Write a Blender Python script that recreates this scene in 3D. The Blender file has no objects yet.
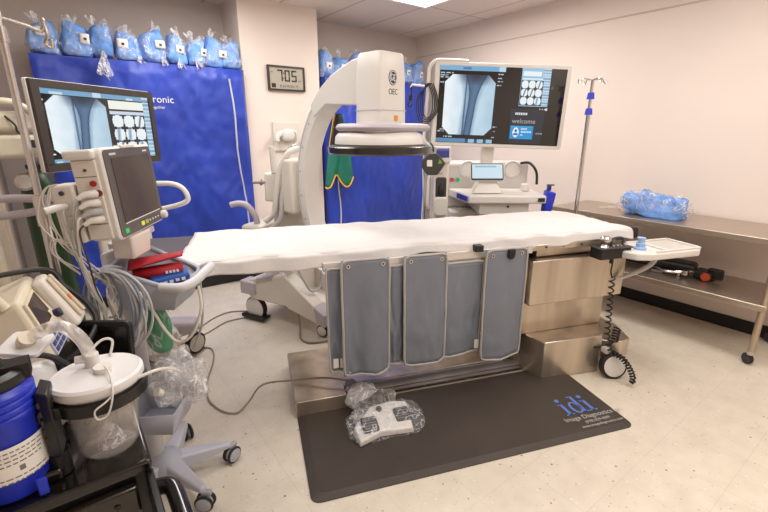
import bpy, bmesh, math, random
from mathutils import Vector, Matrix, noise
rnd = random.Random(7)
PI = math.pi
S = bpy.context.scene
COL = S.collection
R = math.radians

# ------------------------------------------------------------------ materials
def lin(c):
    out = []
    for v in c:
        v = v / 255.0
        out.append(v / 12.92 if v <= 0.04045 else ((v + 0.055) / 1.055) ** 2.4)
    return tuple(out) + (1.0,)

MATS = {}
def mat(name, col, rough=0.5, metal=0.0, var=0.06, vscale=6.0, bump=0.0, bscale=60.0, alpha=1.0, emis=0.0,
        trans=0.0, coat=0.0, stretch=None, spec=0.5, sheen=0.0):
    """procedural principled material: colour broken up by noise, optional noise bump"""
    if name in MATS: return MATS[name]
    m = bpy.data.materials.new(name); m.use_nodes = True
    nt = m.node_tree; N = nt.nodes; L = nt.links
    b = N['Principled BSDF']
    b.inputs['Roughness'].default_value = rough
    b.inputs['Metallic'].default_value = metal
    b.inputs['Alpha'].default_value = alpha
    b.inputs['Transmission Weight'].default_value = trans
    b.inputs['Coat Weight'].default_value = coat
    b.inputs['Specular IOR Level'].default_value = spec
    b.inputs['Sheen Weight'].default_value = sheen
    tc = N.new('ShaderNodeTexCoord'); src = tc.outputs['Object']
    if stretch:
        mp = N.new('ShaderNodeMapping'); mp.inputs['Scale'].default_value = stretch
        L.new(src, mp.inputs['Vector']); src = mp.outputs['Vector']
    nz = N.new('ShaderNodeTexNoise'); nz.inputs['Scale'].default_value = vscale; nz.inputs['Detail'].default_value = 3
    L.new(src, nz.inputs['Vector'])
    c = lin(col)
    rp = N.new('ShaderNodeValToRGB')
    rp.color_ramp.elements[0].position = 0.3; rp.color_ramp.elements[1].position = 0.7
    rp.color_ramp.elements[0].color = tuple(x * (1 - var) for x in c[:3]) + (1,)
    rp.color_ramp.elements[1].color = tuple(min(1, x * (1 + var)) for x in c[:3]) + (1,)
    L.new(nz.outputs['Fac'], rp.inputs['Fac'])
    L.new(rp.outputs['Color'], b.inputs['Base Color'])
    if bump:
        bn = N.new('ShaderNodeTexNoise'); bn.inputs['Scale'].default_value = bscale; bn.inputs['Detail'].default_value = 4
        L.new(src, bn.inputs['Vector'])
        bp = N.new('ShaderNodeBump'); bp.inputs['Strength'].default_value = bump; bp.inputs['Distance'].default_value = 0.01
        L.new(bn.outputs['Fac'], bp.inputs['Height']); L.new(bp.outputs['Normal'], b.inputs['Normal'])
    if emis:
        L.new(rp.outputs['Color'], b.inputs['Emission Color']); b.inputs['Emission Strength'].default_value = emis
    MATS[name] = m
    return m

def screen_mat():
    if 'lit_picture' in MATS: return MATS['lit_picture']
    m = bpy.data.materials.new('lit_picture'); m.use_nodes = True
    nt = m.node_tree; b = nt.nodes['Principled BSDF']
    a = nt.nodes.new('ShaderNodeAttribute'); a.attribute_name = 'tint'
    b.inputs['Base Color'].default_value = (0.01, 0.01, 0.012, 1); b.inputs['Roughness'].default_value = 0.25
    nt.links.new(a.outputs['Color'], b.inputs['Emission Color']); b.inputs['Emission Strength'].default_value = 0.92
    MATS['lit_picture'] = m
    return m

def film_mat(name, col=(250, 250, 255), density=0.25, rough=0.12, bump=0.6, bscale=45, streak=3.0, band=.05):
    """thin clear plastic film: mostly see-through, crease highlights painted into the alpha"""
    if name in MATS: return MATS[name]
    m = bpy.data.materials.new(name); m.use_nodes = True
    nt = m.node_tree; N = nt.nodes; L = nt.links
    b = N['Principled BSDF']; b.inputs['Base Color'].default_value = lin(col); b.inputs['Roughness'].default_value = rough
    b.inputs['Specular IOR Level'].default_value = 0.9
    tc = N.new('ShaderNodeTexCoord')
    nz = N.new('ShaderNodeTexNoise'); nz.inputs['Scale'].default_value = bscale; nz.inputs['Detail'].default_value = 3
    L.new(tc.outputs['Object'], nz.inputs['Vector'])
    bp = N.new('ShaderNodeBump'); bp.inputs['Strength'].default_value = bump; bp.inputs['Distance'].default_value = 0.02
    L.new(nz.outputs['Fac'], bp.inputs['Height']); L.new(bp.outputs['Normal'], b.inputs['Normal'])
    # crease highlights painted as opaque bands where a stretched noise crosses its middle
    mp = N.new('ShaderNodeMapping'); mp.inputs['Scale'].default_value = (1.0, 1.0, .45); mp.inputs['Rotation'].default_value = (.3, .5, .2)
    L.new(tc.outputs['Object'], mp.inputs['Vector'])
    n2 = N.new('ShaderNodeTexNoise'); n2.inputs['Scale'].default_value = bscale * .8; n2.inputs['Detail'].default_value = 2; n2.inputs['Distortion'].default_value = .6
    L.new(mp.outputs['Vector'], n2.inputs['Vector'])
    rp = N.new('ShaderNodeValToRGB'); cr_ = rp.color_ramp
    lo_, hi_ = density * .45, min(1, density * streak)
    cr_.elements[0].position = .5 - band; cr_.elements[0].color = (lo_,) * 3 + (1,)
    cr_.elements[1].position = .5 + band; cr_.elements[1].color = (lo_,) * 3 + (1,)
    e_ = cr_.elements.new(.5); e_.color = (hi_,) * 3 + (1,)
    L.new(n2.outputs['Fac'], rp.inputs['Fac']); L.new(rp.outputs['Color'], b.inputs['Alpha'])
    MATS[name] = m
    return m

def floor_mat():
    m = bpy.data.materials.new('vinyl_floor_tile'); m.use_nodes = True
    nt = m.node_tree; N = nt.nodes; L = nt.links; b = N['Principled BSDF']
    b.inputs['Roughness'].default_value = 0.34
    b.inputs['Specular IOR Level'].default_value = 0.4
    tc = N.new('ShaderNodeTexCoord')
    # mottled base
    n1 = N.new('ShaderNodeTexNoise'); n1.inputs['Scale'].default_value = 9; n1.inputs['Detail'].default_value = 5
    L.new(tc.outputs['Object'], n1.inputs['Vector'])
    r1 = N.new('ShaderNodeValToRGB')
    r1.color_ramp.elements[0].color = lin((215, 204, 186)); r1.color_ramp.elements[1].color = lin((226, 216, 199))
    r1.color_ramp.elements[0].position = .3; r1.color_ramp.elements[1].position = .7
    L.new(n1.outputs['Fac'], r1.inputs['Fac'])
    # flecks: cells, few of them dark
    prev = r1.outputs['Color']
    for sc, thr, rad, colr in ((30, .93, .20, (128, 116, 108)), (52, .86, .22, (168, 155, 144)), (80, .86, .26, (188, 175, 163)), (38, .86, .28, (232, 223, 214))):
        v = N.new('ShaderNodeTexVoronoi'); v.inputs['Scale'].default_value = sc; v.feature = 'F1'
        L.new(tc.outputs['Object'], v.inputs['Vector'])
        sep = N.new('ShaderNodeSeparateColor'); L.new(v.outputs['Color'], sep.inputs['Color'])
        g = N.new('ShaderNodeMath'); g.operation = 'GREATER_THAN'; g.inputs[1].default_value = thr
        L.new(sep.outputs['Red'], g.inputs[0])
        l = N.new('ShaderNodeMath'); l.operation = 'LESS_THAN'; l.inputs[1].default_value = rad * .75
        L.new(v.outputs['Distance'], l.inputs[0])
        mu = N.new('ShaderNodeMath'); mu.operation = 'MULTIPLY'
        L.new(g.outputs[0], mu.inputs[0]); L.new(l.outputs[0], mu.inputs[1])
        mx = N.new('ShaderNodeMix'); mx.data_type = 'RGBA'
        L.new(mu.outputs[0], mx.inputs['Factor']); L.new(prev, mx.inputs['A']); mx.inputs['B'].default_value = lin(colr)
        prev = mx.outputs['Result']
    # faint tile joints every 305 mm
    sepx = N.new('ShaderNodeSeparateXYZ'); L.new(tc.outputs['Object'], sepx.inputs[0])
    masks = []
    for ax, off in (('X', .02), ('Y', -.009)):
        a = N.new('ShaderNodeMath'); a.operation = 'ADD'; a.inputs[1].default_value = off + 30.5
        L.new(sepx.outputs[ax], a.inputs[0])
        md = N.new('ShaderNodeMath'); md.operation = 'MODULO'; md.inputs[1].default_value = .305
        L.new(a.outputs[0], md.inputs[0])
        lt = N.new('ShaderNodeMath'); lt.operation = 'LESS_THAN'; lt.inputs[1].default_value = .0022
        L.new(md.outputs[0], lt.inputs[0]); masks.append(lt)
    mxm = N.new('ShaderNodeMath'); mxm.operation = 'MAXIMUM'
    L.new(masks[0].outputs[0], mxm.inputs[0]); L.new(masks[1].outputs[0], mxm.inputs[1])
    sc = N.new('ShaderNodeMath'); sc.operation = 'MULTIPLY'; sc.inputs[1].default_value = .22
    L.new(mxm.outputs[0], sc.inputs[0])
    mx = N.new('ShaderNodeMix'); mx.data_type = 'RGBA'
    L.new(sc.outputs[0], mx.inputs['Factor']); L.new(prev, mx.inputs['A']); mx.inputs['B'].default_value = lin((130, 118, 108))
    L.new(mx.outputs['Result'], b.inputs['Base Color'])
    return m

def ceiling_mat():
    m = bpy.data.materials.new('ceiling_tile'); m.use_nodes = True
    nt = m.node_tree; N = nt.nodes; L = nt.links; b = N['Principled BSDF']
    b.inputs['Roughness'].default_value = .9
    tc = N.new('ShaderNodeTexCoord'); sepx = N.new('ShaderNodeSeparateXYZ'); L.new(tc.outputs['Object'], sepx.inputs[0])
    masks = []
    for ax, off, per in (('X', -2.577 + .0125, .6165), ('Y', -3.60 + .0125, 1.22)):
        a = N.new('ShaderNodeMath'); a.operation = 'ADD'; a.inputs[1].default_value = off + per * 20
        L.new(sepx.outputs[ax], a.inputs[0])
        md = N.new('ShaderNodeMath'); md.operation = 'MODULO'; md.inputs[1].default_value = per
        L.new(a.outputs[0], md.inputs[0])
        lt = N.new('ShaderNodeMath'); lt.operation = 'LESS_THAN'; lt.inputs[1].default_value = .022
        L.new(md.outputs[0], lt.inputs[0]); masks.append(lt)
    mxm = N.new('ShaderNodeMath'); mxm.operation = 'MAXIMUM'
    L.new(masks[0].outputs[0], mxm.inputs[0]); L.new(masks[1].outputs[0], mxm.inputs[1])
    mx = N.new('ShaderNodeMix'); mx.data_type = 'RGBA'
    L.new(mxm.outputs[0], mx.inputs['Factor']); mx.inputs['A'].default_value = lin((226, 214, 204)); mx.inputs['B'].default_value = lin((188, 175, 165))
    L.new(mx.outputs['Result'], b.inputs['Base Color'])
    return m

WALL = mat('wall_paint', (233, 219, 208), .75, var=.015, vscale=2, bump=.05, bscale=300)
WALL_SHADED = mat('wall_paint_shaded', (208, 196, 187), .75, var=.02, vscale=2, bump=.05, bscale=300)  # wall paint darkened: the shade at the back is put into its colour
STEEL = mat('brushed_reflection_steel', (200, 187, 170), .28, .8, var=.24, vscale=2.2, stretch=(3, 3, .35), bump=.02, bscale=60)  # brushed grain; broad vertical tone streaks also paint reflections into the colour
STEEL2 = mat('bench_steel', (188, 174, 160), .33, .8, var=.05, vscale=4, stretch=(10, 1, 1))
BARST = mat('blue_grey_steel', (150, 148, 152), .35, .6)
CHROME = mat('chrome', (205, 200, 195), .18, 1.0)
WHITEP = mat('white_plastic', (220, 215, 208), .38, var=.02)
CREAM = mat('cream_plastic', (220, 212, 201), .42, var=.02)
BEIGE = mat('beige_plastic', (216, 205, 182), .45, var=.03)
LILAC = mat('lilac_grey_plastic', (186, 176, 182), .45, var=.03)
GREYP = mat('blue_grey_plastic', (170, 171, 181), .45, var=.03)
BLACKP = mat('black_plastic', (26, 24, 23), .4, var=.1)
GLOSSB = mat('glossy_black', (20, 17, 15), .12, var=.1, coat=.4)
RUBBER = mat('black_rubber', (34, 32, 31), .7, var=.1)
SCREEND = mat('dark_screen', (70, 58, 52), .12, var=.03)
BEZEL = mat('dark_bezel', (58, 50, 44), .35, var=.05)
PBEZEL = mat('grey_bezel', (86, 80, 78), .4, var=.04)
BLUEC = mat('royal_blue_cover', (30, 60, 170), .42, var=.2, vscale=2.5, bump=.35, bscale=14, sheen=.2)
NAVY = mat('navy_cloth', (22, 26, 52), .7)
BLUEG = mat('gown_blue', (104, 150, 216), .7, var=.30, vscale=16, bump=.9, bscale=26)
BLUEP = mat('blue_plastic', (34, 52, 190), .35, var=.05)
DRAPE = mat('lead_drape_grey', (120, 125, 136), .45, var=.07, vscale=5, bump=.06, bscale=25)
PIPING = mat('drape_piping', (176, 172, 166), .6)
SHEET = mat('white_sheet', (216, 211, 208), .85, var=.02, bump=.5, bscale=11)
PAPER = mat('paper_label', (238, 234, 226), .7, var=.02)
INK = mat('dark_ink', (60, 58, 60), .7)
INKW = mat('white_ink', (225, 225, 235), .6)
MATT = mat('floor_mat_foam', (66, 57, 50), .55, var=.12, vscale=3, bump=.25, bscale=160)
REDC = mat('red_cloth', (168, 22, 34), .6, var=.1)
GREENC = mat('green_cloth', (20, 110, 92), .6, var=.15)
GREENB = mat('green_bottle', (34, 62, 26), .4, var=.15)
YELLOW = mat('yellow_trim', (226, 180, 30), .6)
CABLEG = mat('grey_cable', (172, 170, 168), .45)
CABLEB = mat('black_cable', (30, 28, 28), .5)
CABLET = mat('taupe_cable', (150, 134, 120), .55)
CABLEW = mat('white_cable', (228, 222, 214), .5)
ORANGE = mat('orange_label', (226, 150, 40), .5)
DKGREY = mat('dark_grey', (62, 58, 58), .6)
FILM = film_mat('clear_film', (240, 244, 252), density=.22, streak=2.6, bscale=30, band=.035)
BAGF = film_mat('crumpled_bag_film', density=.26, bscale=24, bump=1.0, streak=2.4, band=.035)
TUFT = film_mat('gathered_film', (240, 238, 240), density=.5, bscale=30, bump=1.0, streak=1.6)
CLEARP = film_mat('clear_rigid_plastic', (225, 218, 212), density=.34, rough=.06, bump=.03, bscale=5, streak=1.2)

# ------------------------------------------------------------------ building helpers
WM = {}          # world matrix of each object that can be a parent
def frame(loc=(0, 0, 0), rz=0.0, rx=0.0, ry=0.0):
    return Matrix.Translation(Vector(loc)) @ Matrix.Rotation(rz, 4, 'Z') @ Matrix.Rotation(ry, 4, 'Y') @ Matrix.Rotation(rx, 4, 'X')
def axes(loc, x, y, z):
    m = Matrix.Identity(4)
    for i, a in enumerate((x, y, z)):
        for k in range(3): m[k][i] = a[k]
    for k in range(3): m[k][3] = loc[k]
    return m

def thing(name, label, cat, loc=(0, 0, 0), rz=0.0, group=None):
    o = bpy.data.objects.new(name, None); COL.objects.link(o)
    o.empty_display_size = .05
    o.location = loc; o.rotation_euler = (0, 0, rz)
    WM[o] = frame(loc, rz)
    o['label'] = label; o['category'] = cat
    if group: o['group'] = group
    return o
def tag(o, label, cat, group=None):
    o['label'] = label; o['category'] = cat
    if group: o['group'] = group
    return o
def struct(o):
    o['kind'] = 'structure'; return o

def smooth_path(pts, n=8, closed=False):
    P = [Vector(p) for p in pts]; out = []
    m = len(P); rng = range(m if closed else m - 1)
    for i in rng:
        if closed: a, b, c, d = P[(i - 1) % m], P[i], P[(i + 1) % m], P[(i + 2) % m]
        else: a, b, c, d = P[max(i - 1, 0)], P[i], P[i + 1], P[min(i + 2, m - 1)]
        for k in range(n):
            t = k / n
            out.append(.5 * ((2 * b) + (c - a) * t + (2 * a - 5 * b + 4 * c - d) * t * t + (3 * b - a - 3 * c + d) * t ** 3))
    if not closed: out.append(P[-1])
    return out

class G:
    def __init__(s, fr=None):
        s.v = []; s.f = []; s.fr = fr or Matrix.Identity(4); s.cols = None
    def add(s, vs, fs, M=None):
        o = len(s.v); T = s.fr @ M if M is not None else s.fr
        s.v += [T @ Vector(v) for v in vs]; s.f += [tuple(i + o for i in f) for f in fs]
        return s
    def box(s, x0, x1, y0, y1, z0, z1, M=None):
        vs = [(x, y, z) for z in (z0, z1) for y in (y0, y1) for x in (x0, x1)]
        return s.add(vs, [(0, 2, 3, 1), (4, 5, 7, 6), (0, 1, 5, 4), (2, 6, 7, 3), (0, 4, 6, 2), (1, 3, 7, 5)], M)
    def hexa(s, lo, hi):
        """bottom quad and top quad, both counter-clockwise seen from above"""
        return s.add(list(lo) + list(hi), [(3, 2, 1, 0), (4, 5, 6, 7), (0, 1, 5, 4), (1, 2, 6, 5), (2, 3, 7, 6), (3, 0, 4, 7)])
    def prism(s, poly, t0, t1, M=None):
        """polygon in local xy extruded along z from t0 to t1"""
        n = len(poly)
        vs = [(p[0], p[1], t0) for p in poly] + [(p[0], p[1], t1) for p in poly]
        fs = [tuple(range(n - 1, -1, -1)), tuple(range(n, 2 * n))]
        fs += [(i, (i + 1) % n, n + (i + 1) % n, n + i) for i in range(n)]
        return s.add(vs, fs, M)
    def tube(s, path, r, seg=8, closed=False, caps=True, flat=1.0):
        P = [Vector(p) for p in path]; n = len(P); vs = []; fs = []
        up = Vector((0, 0, 1)); nrm = None
        for i in range(n):
            if closed: t = P[(i + 1) % n] - P[i - 1]
            else: t = P[min(i + 1, n - 1)] - P[max(i - 1, 0)]
            if t.length < 1e-9: t = Vector((0, 0, 1))
            t.normalize()
            if nrm is None:
                nrm = t.cross(up)
                if nrm.length < .05: nrm = t.cross(Vector((1, 0, 0)))
                nrm.normalize()
            else:
                nrm = nrm - t * nrm.dot(t)
                if nrm.length < 1e-6: nrm = t.orthogonal()
                nrm.normalize()
            bn = t.cross(nrm)
            rr = r(i / max(1, n - 1)) if callable(r) else r
            for k in range(seg):
                a = 2 * PI * k / seg
                vs.append(P[i] + nrm * math.cos(a) * rr + bn * math.sin(a) * rr * flat)
        m = n if closed else n - 1
        for i in range(m):
            for k in range(seg):
                a = i * seg + k; b = i * seg + (k + 1) % seg
                c = ((i + 1) % n) * seg + (k + 1) % seg; d = ((i + 1) % n) * seg + k
                fs.append((a, b, c, d))
        if caps and not closed:
            fs.append(tuple(range(seg - 1, -1, -1))); fs.append(tuple(range((n - 1) * seg, n * seg)))
        return s.add(vs, fs)
    def cyl(s, p, q, r, seg=16, r2=None):
        P, Q = Vector(p), Vector(q)
        return s.tube([P, Q], (lambda t: r + ((r2 if r2 is not None else r) - r) * t), seg)
    def lathe(s, prof, M=None, seg=24, a0=0.0, a1=2 * PI):
        n = len(prof); full = abs(a1 - a0 - 2 * PI) < 1e-6; vs = []; fs = []
        m = seg if full else seg + 1
        for k in range(m):
            a = a0 + (a1 - a0) * k / seg
            for r, z in prof: vs.append((r * math.cos(a), r * math.sin(a), z))
        for k in range(seg):
            k2 = (k + 1) % m
            for i in range(n - 1):
                fs.append((k * n + i, k2 * n + i, k2 * n + i + 1, k * n + i + 1))
        return s.add(vs, fs, M)
    def blob(s, c, rx, ry, rz, nu=24, nv=14, e=1.0, fn=None, M=None):
        """(super)ellipsoid with optional displacement fn(dir, point)->point"""
        vs = []; fs = []
        def pw(x): return math.copysign(abs(x) ** e, x)
        for j in range(nv + 1):
            ph = -PI / 2 + PI * j / nv
            for i in range(nu):
                th = 2 * PI * i / nu
                d = Vector((pw(math.cos(ph)) * pw(math.cos(th)), pw(math.cos(ph)) * pw(math.sin(th)), pw(math.sin(ph))))
                p = Vector((c[0] + d.x * rx, c[1] + d.y * ry, c[2] + d.z * rz))
                if fn: p = fn(d, p)
                vs.append(p)
        for j in range(nv):
            for i in range(nu):
                a = j * nu + i; b = j * nu + (i + 1) % nu
                fs.append((a, b, b + nu, a + nu))
        return s.add(vs, fs, M)
    def grid(s, fn, nu, nv, M=None, wrap=False):
        vs = [fn(i / nu, j / nv) for j in range(nv + 1) for i in range(nu + 1)]
        fs = [(j * (nu + 1) + i, j * (nu + 1) + i + 1, (j + 1) * (nu + 1) + i + 1, (j + 1) * (nu + 1) + i) for j in range(nv) for i in range(nu)]
        return s.add(vs, fs, M)
    def build(s, name, material, parent=None, bevel=0.0, smooth=True, solid=0.0, sub=0, ang=40, seg=2, weld=True):
        me = bpy.data.meshes.new(name)
        inv = WM[parent].inverted() if parent is not None else Matrix.Identity(4)
        me.from_pydata([inv @ v for v in s.v], [], s.f)
        bm = bmesh.new(); bm.from_mesh(me)
        if weld and s.cols is None: bmesh.ops.remove_doubles(bm, verts=bm.verts, dist=1e-5)
        bmesh.ops.recalc_face_normals(bm, faces=bm.faces)
        if smooth:
            for f in bm.faces: f.smooth = True
            for e in bm.edges:
                if len(e.link_faces) == 2 and e.calc_face_angle(0) > R(ang): e.smooth = False
        bm.to_mesh(me); bm.free()
        me.materials.append(material)
        o = bpy.data.objects.new(name, me); COL.objects.link(o)
        if parent is not None: o.parent = parent
        WM[o] = WM[parent] if parent is not None else Matrix.Identity(4)
        if solid:
            md = o.modifiers.new('solid', 'SOLIDIFY'); md.thickness = solid; md.offset = 0
        if bevel:
            md = o.modifiers.new('bevel', 'BEVEL'); md.width = bevel; md.segments = seg; md.limit_method = 'ANGLE'; md.angle_limit = R(35)
            md.harden_normals = False
        if sub:
            md = o.modifiers.new('sub', 'SUBSURF'); md.levels = sub; md.render_levels = sub
        return o

def text(txt, size, fr, name, material, parent, align='LEFT', ext=.0006, deform=None, shear=0, sx=1.0):
    cu = bpy.data.curves.new('t', 'FONT'); cu.body = txt; cu.size = size; cu.align_x = align; cu.extrude = ext; cu.shear = shear
    cu.resolution_u = 3
    to = bpy.data.objects.new('t', cu); COL.objects.link(to)
    dg = bpy.context.evaluated_depsgraph_get(); dg.update()
    me0 = bpy.data.meshes.new_from_object(to.evaluated_get(dg))
    g = G(fr)
    g.add([(v.co.x * sx, v.co.y, v.co.z) for v in me0.vertices], [tuple(p.vertices) for p in me0.polygons])
    bpy.data.objects.remove(to); bpy.data.curves.remove(cu); bpy.data.meshes.remove(me0)
    if deform: g.v = [deform(v) for v in g.v]
    return g.build(name, material, parent, smooth=False)

def rrect(w, h, r, n=5, cx=0, cy=0):
    out = []
    for (sx, sy, a0) in ((1, 1, 0), (-1, 1, 90), (-1, -1, 180), (1, -1, 270)):
        for k in range(n + 1):
            a = R(a0 + 90 * k / n)
            out.append((cx + sx * (w / 2 - r) + r * math.cos(a), cy + sy * (h / 2 - r) + r * math.sin(a)))
    return out

def picture(fr, w, h, fn, nx, ny, name, parent):
    """a lit flat picture on a screen; fn(u,v)->sRGB or None (left out)"""
    g = G(fr); cols = []
    for j in range(ny):
        for i in range(nx):
            c = fn((i + .5) / nx, (j + .5) / ny)
            if c is None: continue
            x0, x1 = -w / 2 + w * i / nx, -w / 2 + w * (i + 1) / nx
            y0, y1 = -h / 2 + h * j / ny, -h / 2 + h * (j + 1) / ny
            g.add([(x0, y0, 0), (x1, y0, 0), (x1, y1, 0), (x0, y1, 0)], [(0, 1, 2, 3)])
            cols += [lin(c)] * 4
    g.cols = cols
    o = g.build(name, screen_mat(), parent, smooth=False)
    at = o.data.color_attributes.new('tint', 'FLOAT_COLOR', 'POINT')
    for k, c in enumerate(cols): at.data[k].color = c
    return o

def nz(x, y=0, z=0): return noise.noise(Vector((x, y, z)))
def mixc(a, b, t):
    t = max(0, min(1, t)); return tuple(a[i] + (b[i] - a[i]) * t for i in range(3))

def xray(u, v):
    """octagonal shin radiograph: pale field, dark slanted bones"""
    x, y = u * 2 - 1, v * 2 - 1
    if abs(x) * .9 + abs(y) > 1.62 or abs(y) > .985 or abs(x) > .985: return None
    c = mixc((240, 249, 254), (170, 204, 226), u * .9)
    top = max(0, y)
    ctr = .06 + .12 * y; wid = .34 + .34 * top ** 1.6
    c = mixc(c, (110, 148, 182), max(0, 1 - abs(x - ctr) / wid) ** .6 * .95)
    bc = .12 + .12 * y; bw_ = .13 + .30 * top ** 2.2
    d = abs(x - bc) / bw_
    if d < 1: c = mixc(c, (58, 88, 122), .55 + .3 * d)
    c = mixc(c, (30, 48, 76), max(0, 1 - abs(d - 1) * bw_ / .035) * .8)
    c = mixc(c, (34, 54, 84), max(0, 1 - abs(x + .16 - .02 * y) / .05) * .8)
    t = max(0, (y - .62) / .38)
    c = mixc(c, (40, 50, 70), t * max(0, 1 - abs(x - .20) / .8) * 1.5)
    k = 1 + .03 * nz(u * 6, v * 6)
    return tuple(max(0, min(255, q * k)) for q in c)
def thumb_kind(kind):
    def fn(u, v):
        x, y = u * 2 - 1, v * 2 - 1
        if abs(x) ** 4 + abs(y) ** 4 > .8: return None
        c = (238, 246, 250)
        if kind == 0: return c
        b = abs(x - (.05 + .3 * y if kind == 1 else -.2 + .1 * y)) / (.28 if kind == 1 else .45)
        return mixc(c, (46, 66, 92) if kind == 1 else (120, 150, 178), max(0, 1 - b))
    return fn

# ------------------------------------------------------------------ the room
CH = 2.72; WX = 4.10; YB = 4.80; XL = -1.15; YF = -1.3
fl = struct(G().box(XL - .1, WX + .1, YF - .1, YB + .1, -.06, 0).build('floor', floor_mat(), smooth=False))
ce = struct(G().box(XL - .1, WX + .1, YF - .1, YB + .1, CH, CH + .06).build('ceiling', ceiling_mat(), smooth=False))
struct(G().box(XL - .1, WX + .1, YB, YB + .1, 0, CH).build('wall_back', WALL_SHADED, smooth=False))
struct(G().box(WX, WX + .1, YF, YB, 0, CH).build('wall_right', WALL, smooth=False))
struct(G().box(XL - .1, XL, YF, YB, 0, CH).build('wall_left', WALL_SHADED, smooth=False))
struct(G().box(XL - .1, WX + .1, YF - .1, YF, 0, CH).build('wall_front', WALL, smooth=False))
struct(G().box(1.53, 2.355, 4.35, YB, 0, CH).build('wall_pillar', WALL, smooth=False))
struct(G().box(WX - .014, WX - .001, YF, YB, 0, .10).build('baseboard_right', RUBBER, smooth=False))
struct(G().box(1.53, 2.355, 4.338, 4.349, 0, .10).build('baseboard_pillar', RUBBER, smooth=False))
struct(G().box(2.355, WX - .015, YB - .012, YB - .001, 0, .10).build('baseboard_back', RUBBER, smooth=False))
struct(G().box(WX - .006, WX - .0005, YF, YB, 2.462, 2.474).build('trim_1', mat('seam_trim', (205, 190, 178), .7), smooth=False))

# ceiling light
t = thing('ceiling_light', 'bright recessed ceiling light panel between the ceiling tiles', 'ceiling light', (2.885, 2.99, CH - .02))
g = G()
for (x0, x1, y0, y1) in ((2.585, 3.185, 3.57, 3.60), (2.585, 3.185, 2.38, 2.41), (2.585, 2.615, 2.41, 3.57), (3.155, 3.185, 2.41, 3.57)):
    g.box(x0, x1, y0, y1, CH - .022, CH - .001)
g.build('frame', mat('light_frame', (240, 236, 230), .5), t, smooth=False)
G().box(2.615, 3.155, 2.41, 3.57, CH - .012, CH - .002).build('diffuser', mat('light_diffuser', (255, 250, 244), .5, var=0, emis=6.0), t, smooth=False)

def area(loc, sx, sy, power, col=(1, .97, .94), rot=(0, 0, 0)):
    l = bpy.data.lights.new('ceiling_or_fill_lamp', 'AREA'); l.shape = 'RECTANGLE'; l.size = sx; l.size_y = sy; l.energy = power; l.color = col
    o = bpy.data.objects.new('ceiling_or_fill_lamp', l); o.location = loc; o.rotation_euler = rot; COL.objects.link(o)
    return o
for (x, y, p) in ((2.885, 2.99, 25), (1.05, 3.35, 26), (.3, 2.1, 21), (2.9, .7, 22), (1.1, .2, 25), (2.3, -.6, 15)):  # first at the visible panel; others unseen, those towards the camera added as fill
    area((x, y, CH - .05), .6, 1.2, p)
w = bpy.data.worlds.new('World'); S.world = w; w.use_nodes = True
w.node_tree.nodes['Background'].inputs[0].default_value = (1, .96, .93, 1); w.node_tree.nodes['Background'].inputs[1].default_value = .3

# ------------------------------------------------------------------ wall clock
t = thing('wall_clock', 'black framed digital wall clock reading 7:05 on the pillar', 'clock', (1.975, 4.35, 2.03))
F = axes((1.973, 4.349, 2.031), (1, 0, 0), (0, 0, 1), (0, -1, 0))
g = G(F)
for (x0, x1, y0, y1) in ((-.2, .2, .1, .118), (-.2, .2, -.118, -.1), (-.2, -.182, -.1, .1), (.182, .2, -.1, .1)):
    g.box(x0, x1, y0, y1, .001, .03)
g.build('frame', mat('clock_frame', (44, 36, 32), .35), t, smooth=False)
G(F).box(-.182, .182, -.1, .1, .001, .02).build('display', mat('lcd_face', (176, 168, 152), .25, var=.03), t, smooth=False)
LCD = mat('lcd_digit', (28, 24, 24), .5)
SEG = {'7': 'abc', '0': 'abcdef', '5': 'afgcd'}
def seven(g, ch, x, y, w, h, th):
    q = {'a': (x, x + w, y + h - th, y + h), 'd': (x, x + w, y, y + th), 'g': (x, x + w, y + h / 2 - th / 2, y + h / 2 + th / 2),
         'f': (x, x + th, y + h / 2 + .002, y + h - .002), 'e': (x, x + th, y + .002, y + h / 2 - .002), 'b': (x + w - th, x + w, y + h / 2 + .002, y + h - .002),
         'c': (x + w - th, x + w, y + .002, y + h / 2 - .002)}
    for sname in SEG[ch]:
        a = q[sname]; g.box(a[0], a[1], a[2], a[3], .02, .0215)
for ch, x in (('7', -.098), ('0', -.02), ('5', .054)):
    g = G(F); seven(g, ch, x, -.028, .056, .108, .014); g.build('digit', LCD, t, smooth=False)
g = G(F); g.box(-.036, -.026, .045, .056, .02, .0215); g.box(-.036, -.026, -.005, .006, .02, .0215); g.build('colon', LCD, t, smooth=False)
text('PM', .022, F @ Matrix.Translation((.128, -.026, .0203)), 'lettering', LCD, t)
text('8.24 MON 72', .036, F @ Matrix.Translation((-.078, -.085, .0203)), 'lettering', LCD, t)
g = G(F); g.box(-.165, -.12, -.09, -.05, .02, .0212); g.box(-.165, -.145, .05, .056, .02, .0212); g.build('icon', LCD, t, smooth=False)

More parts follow.
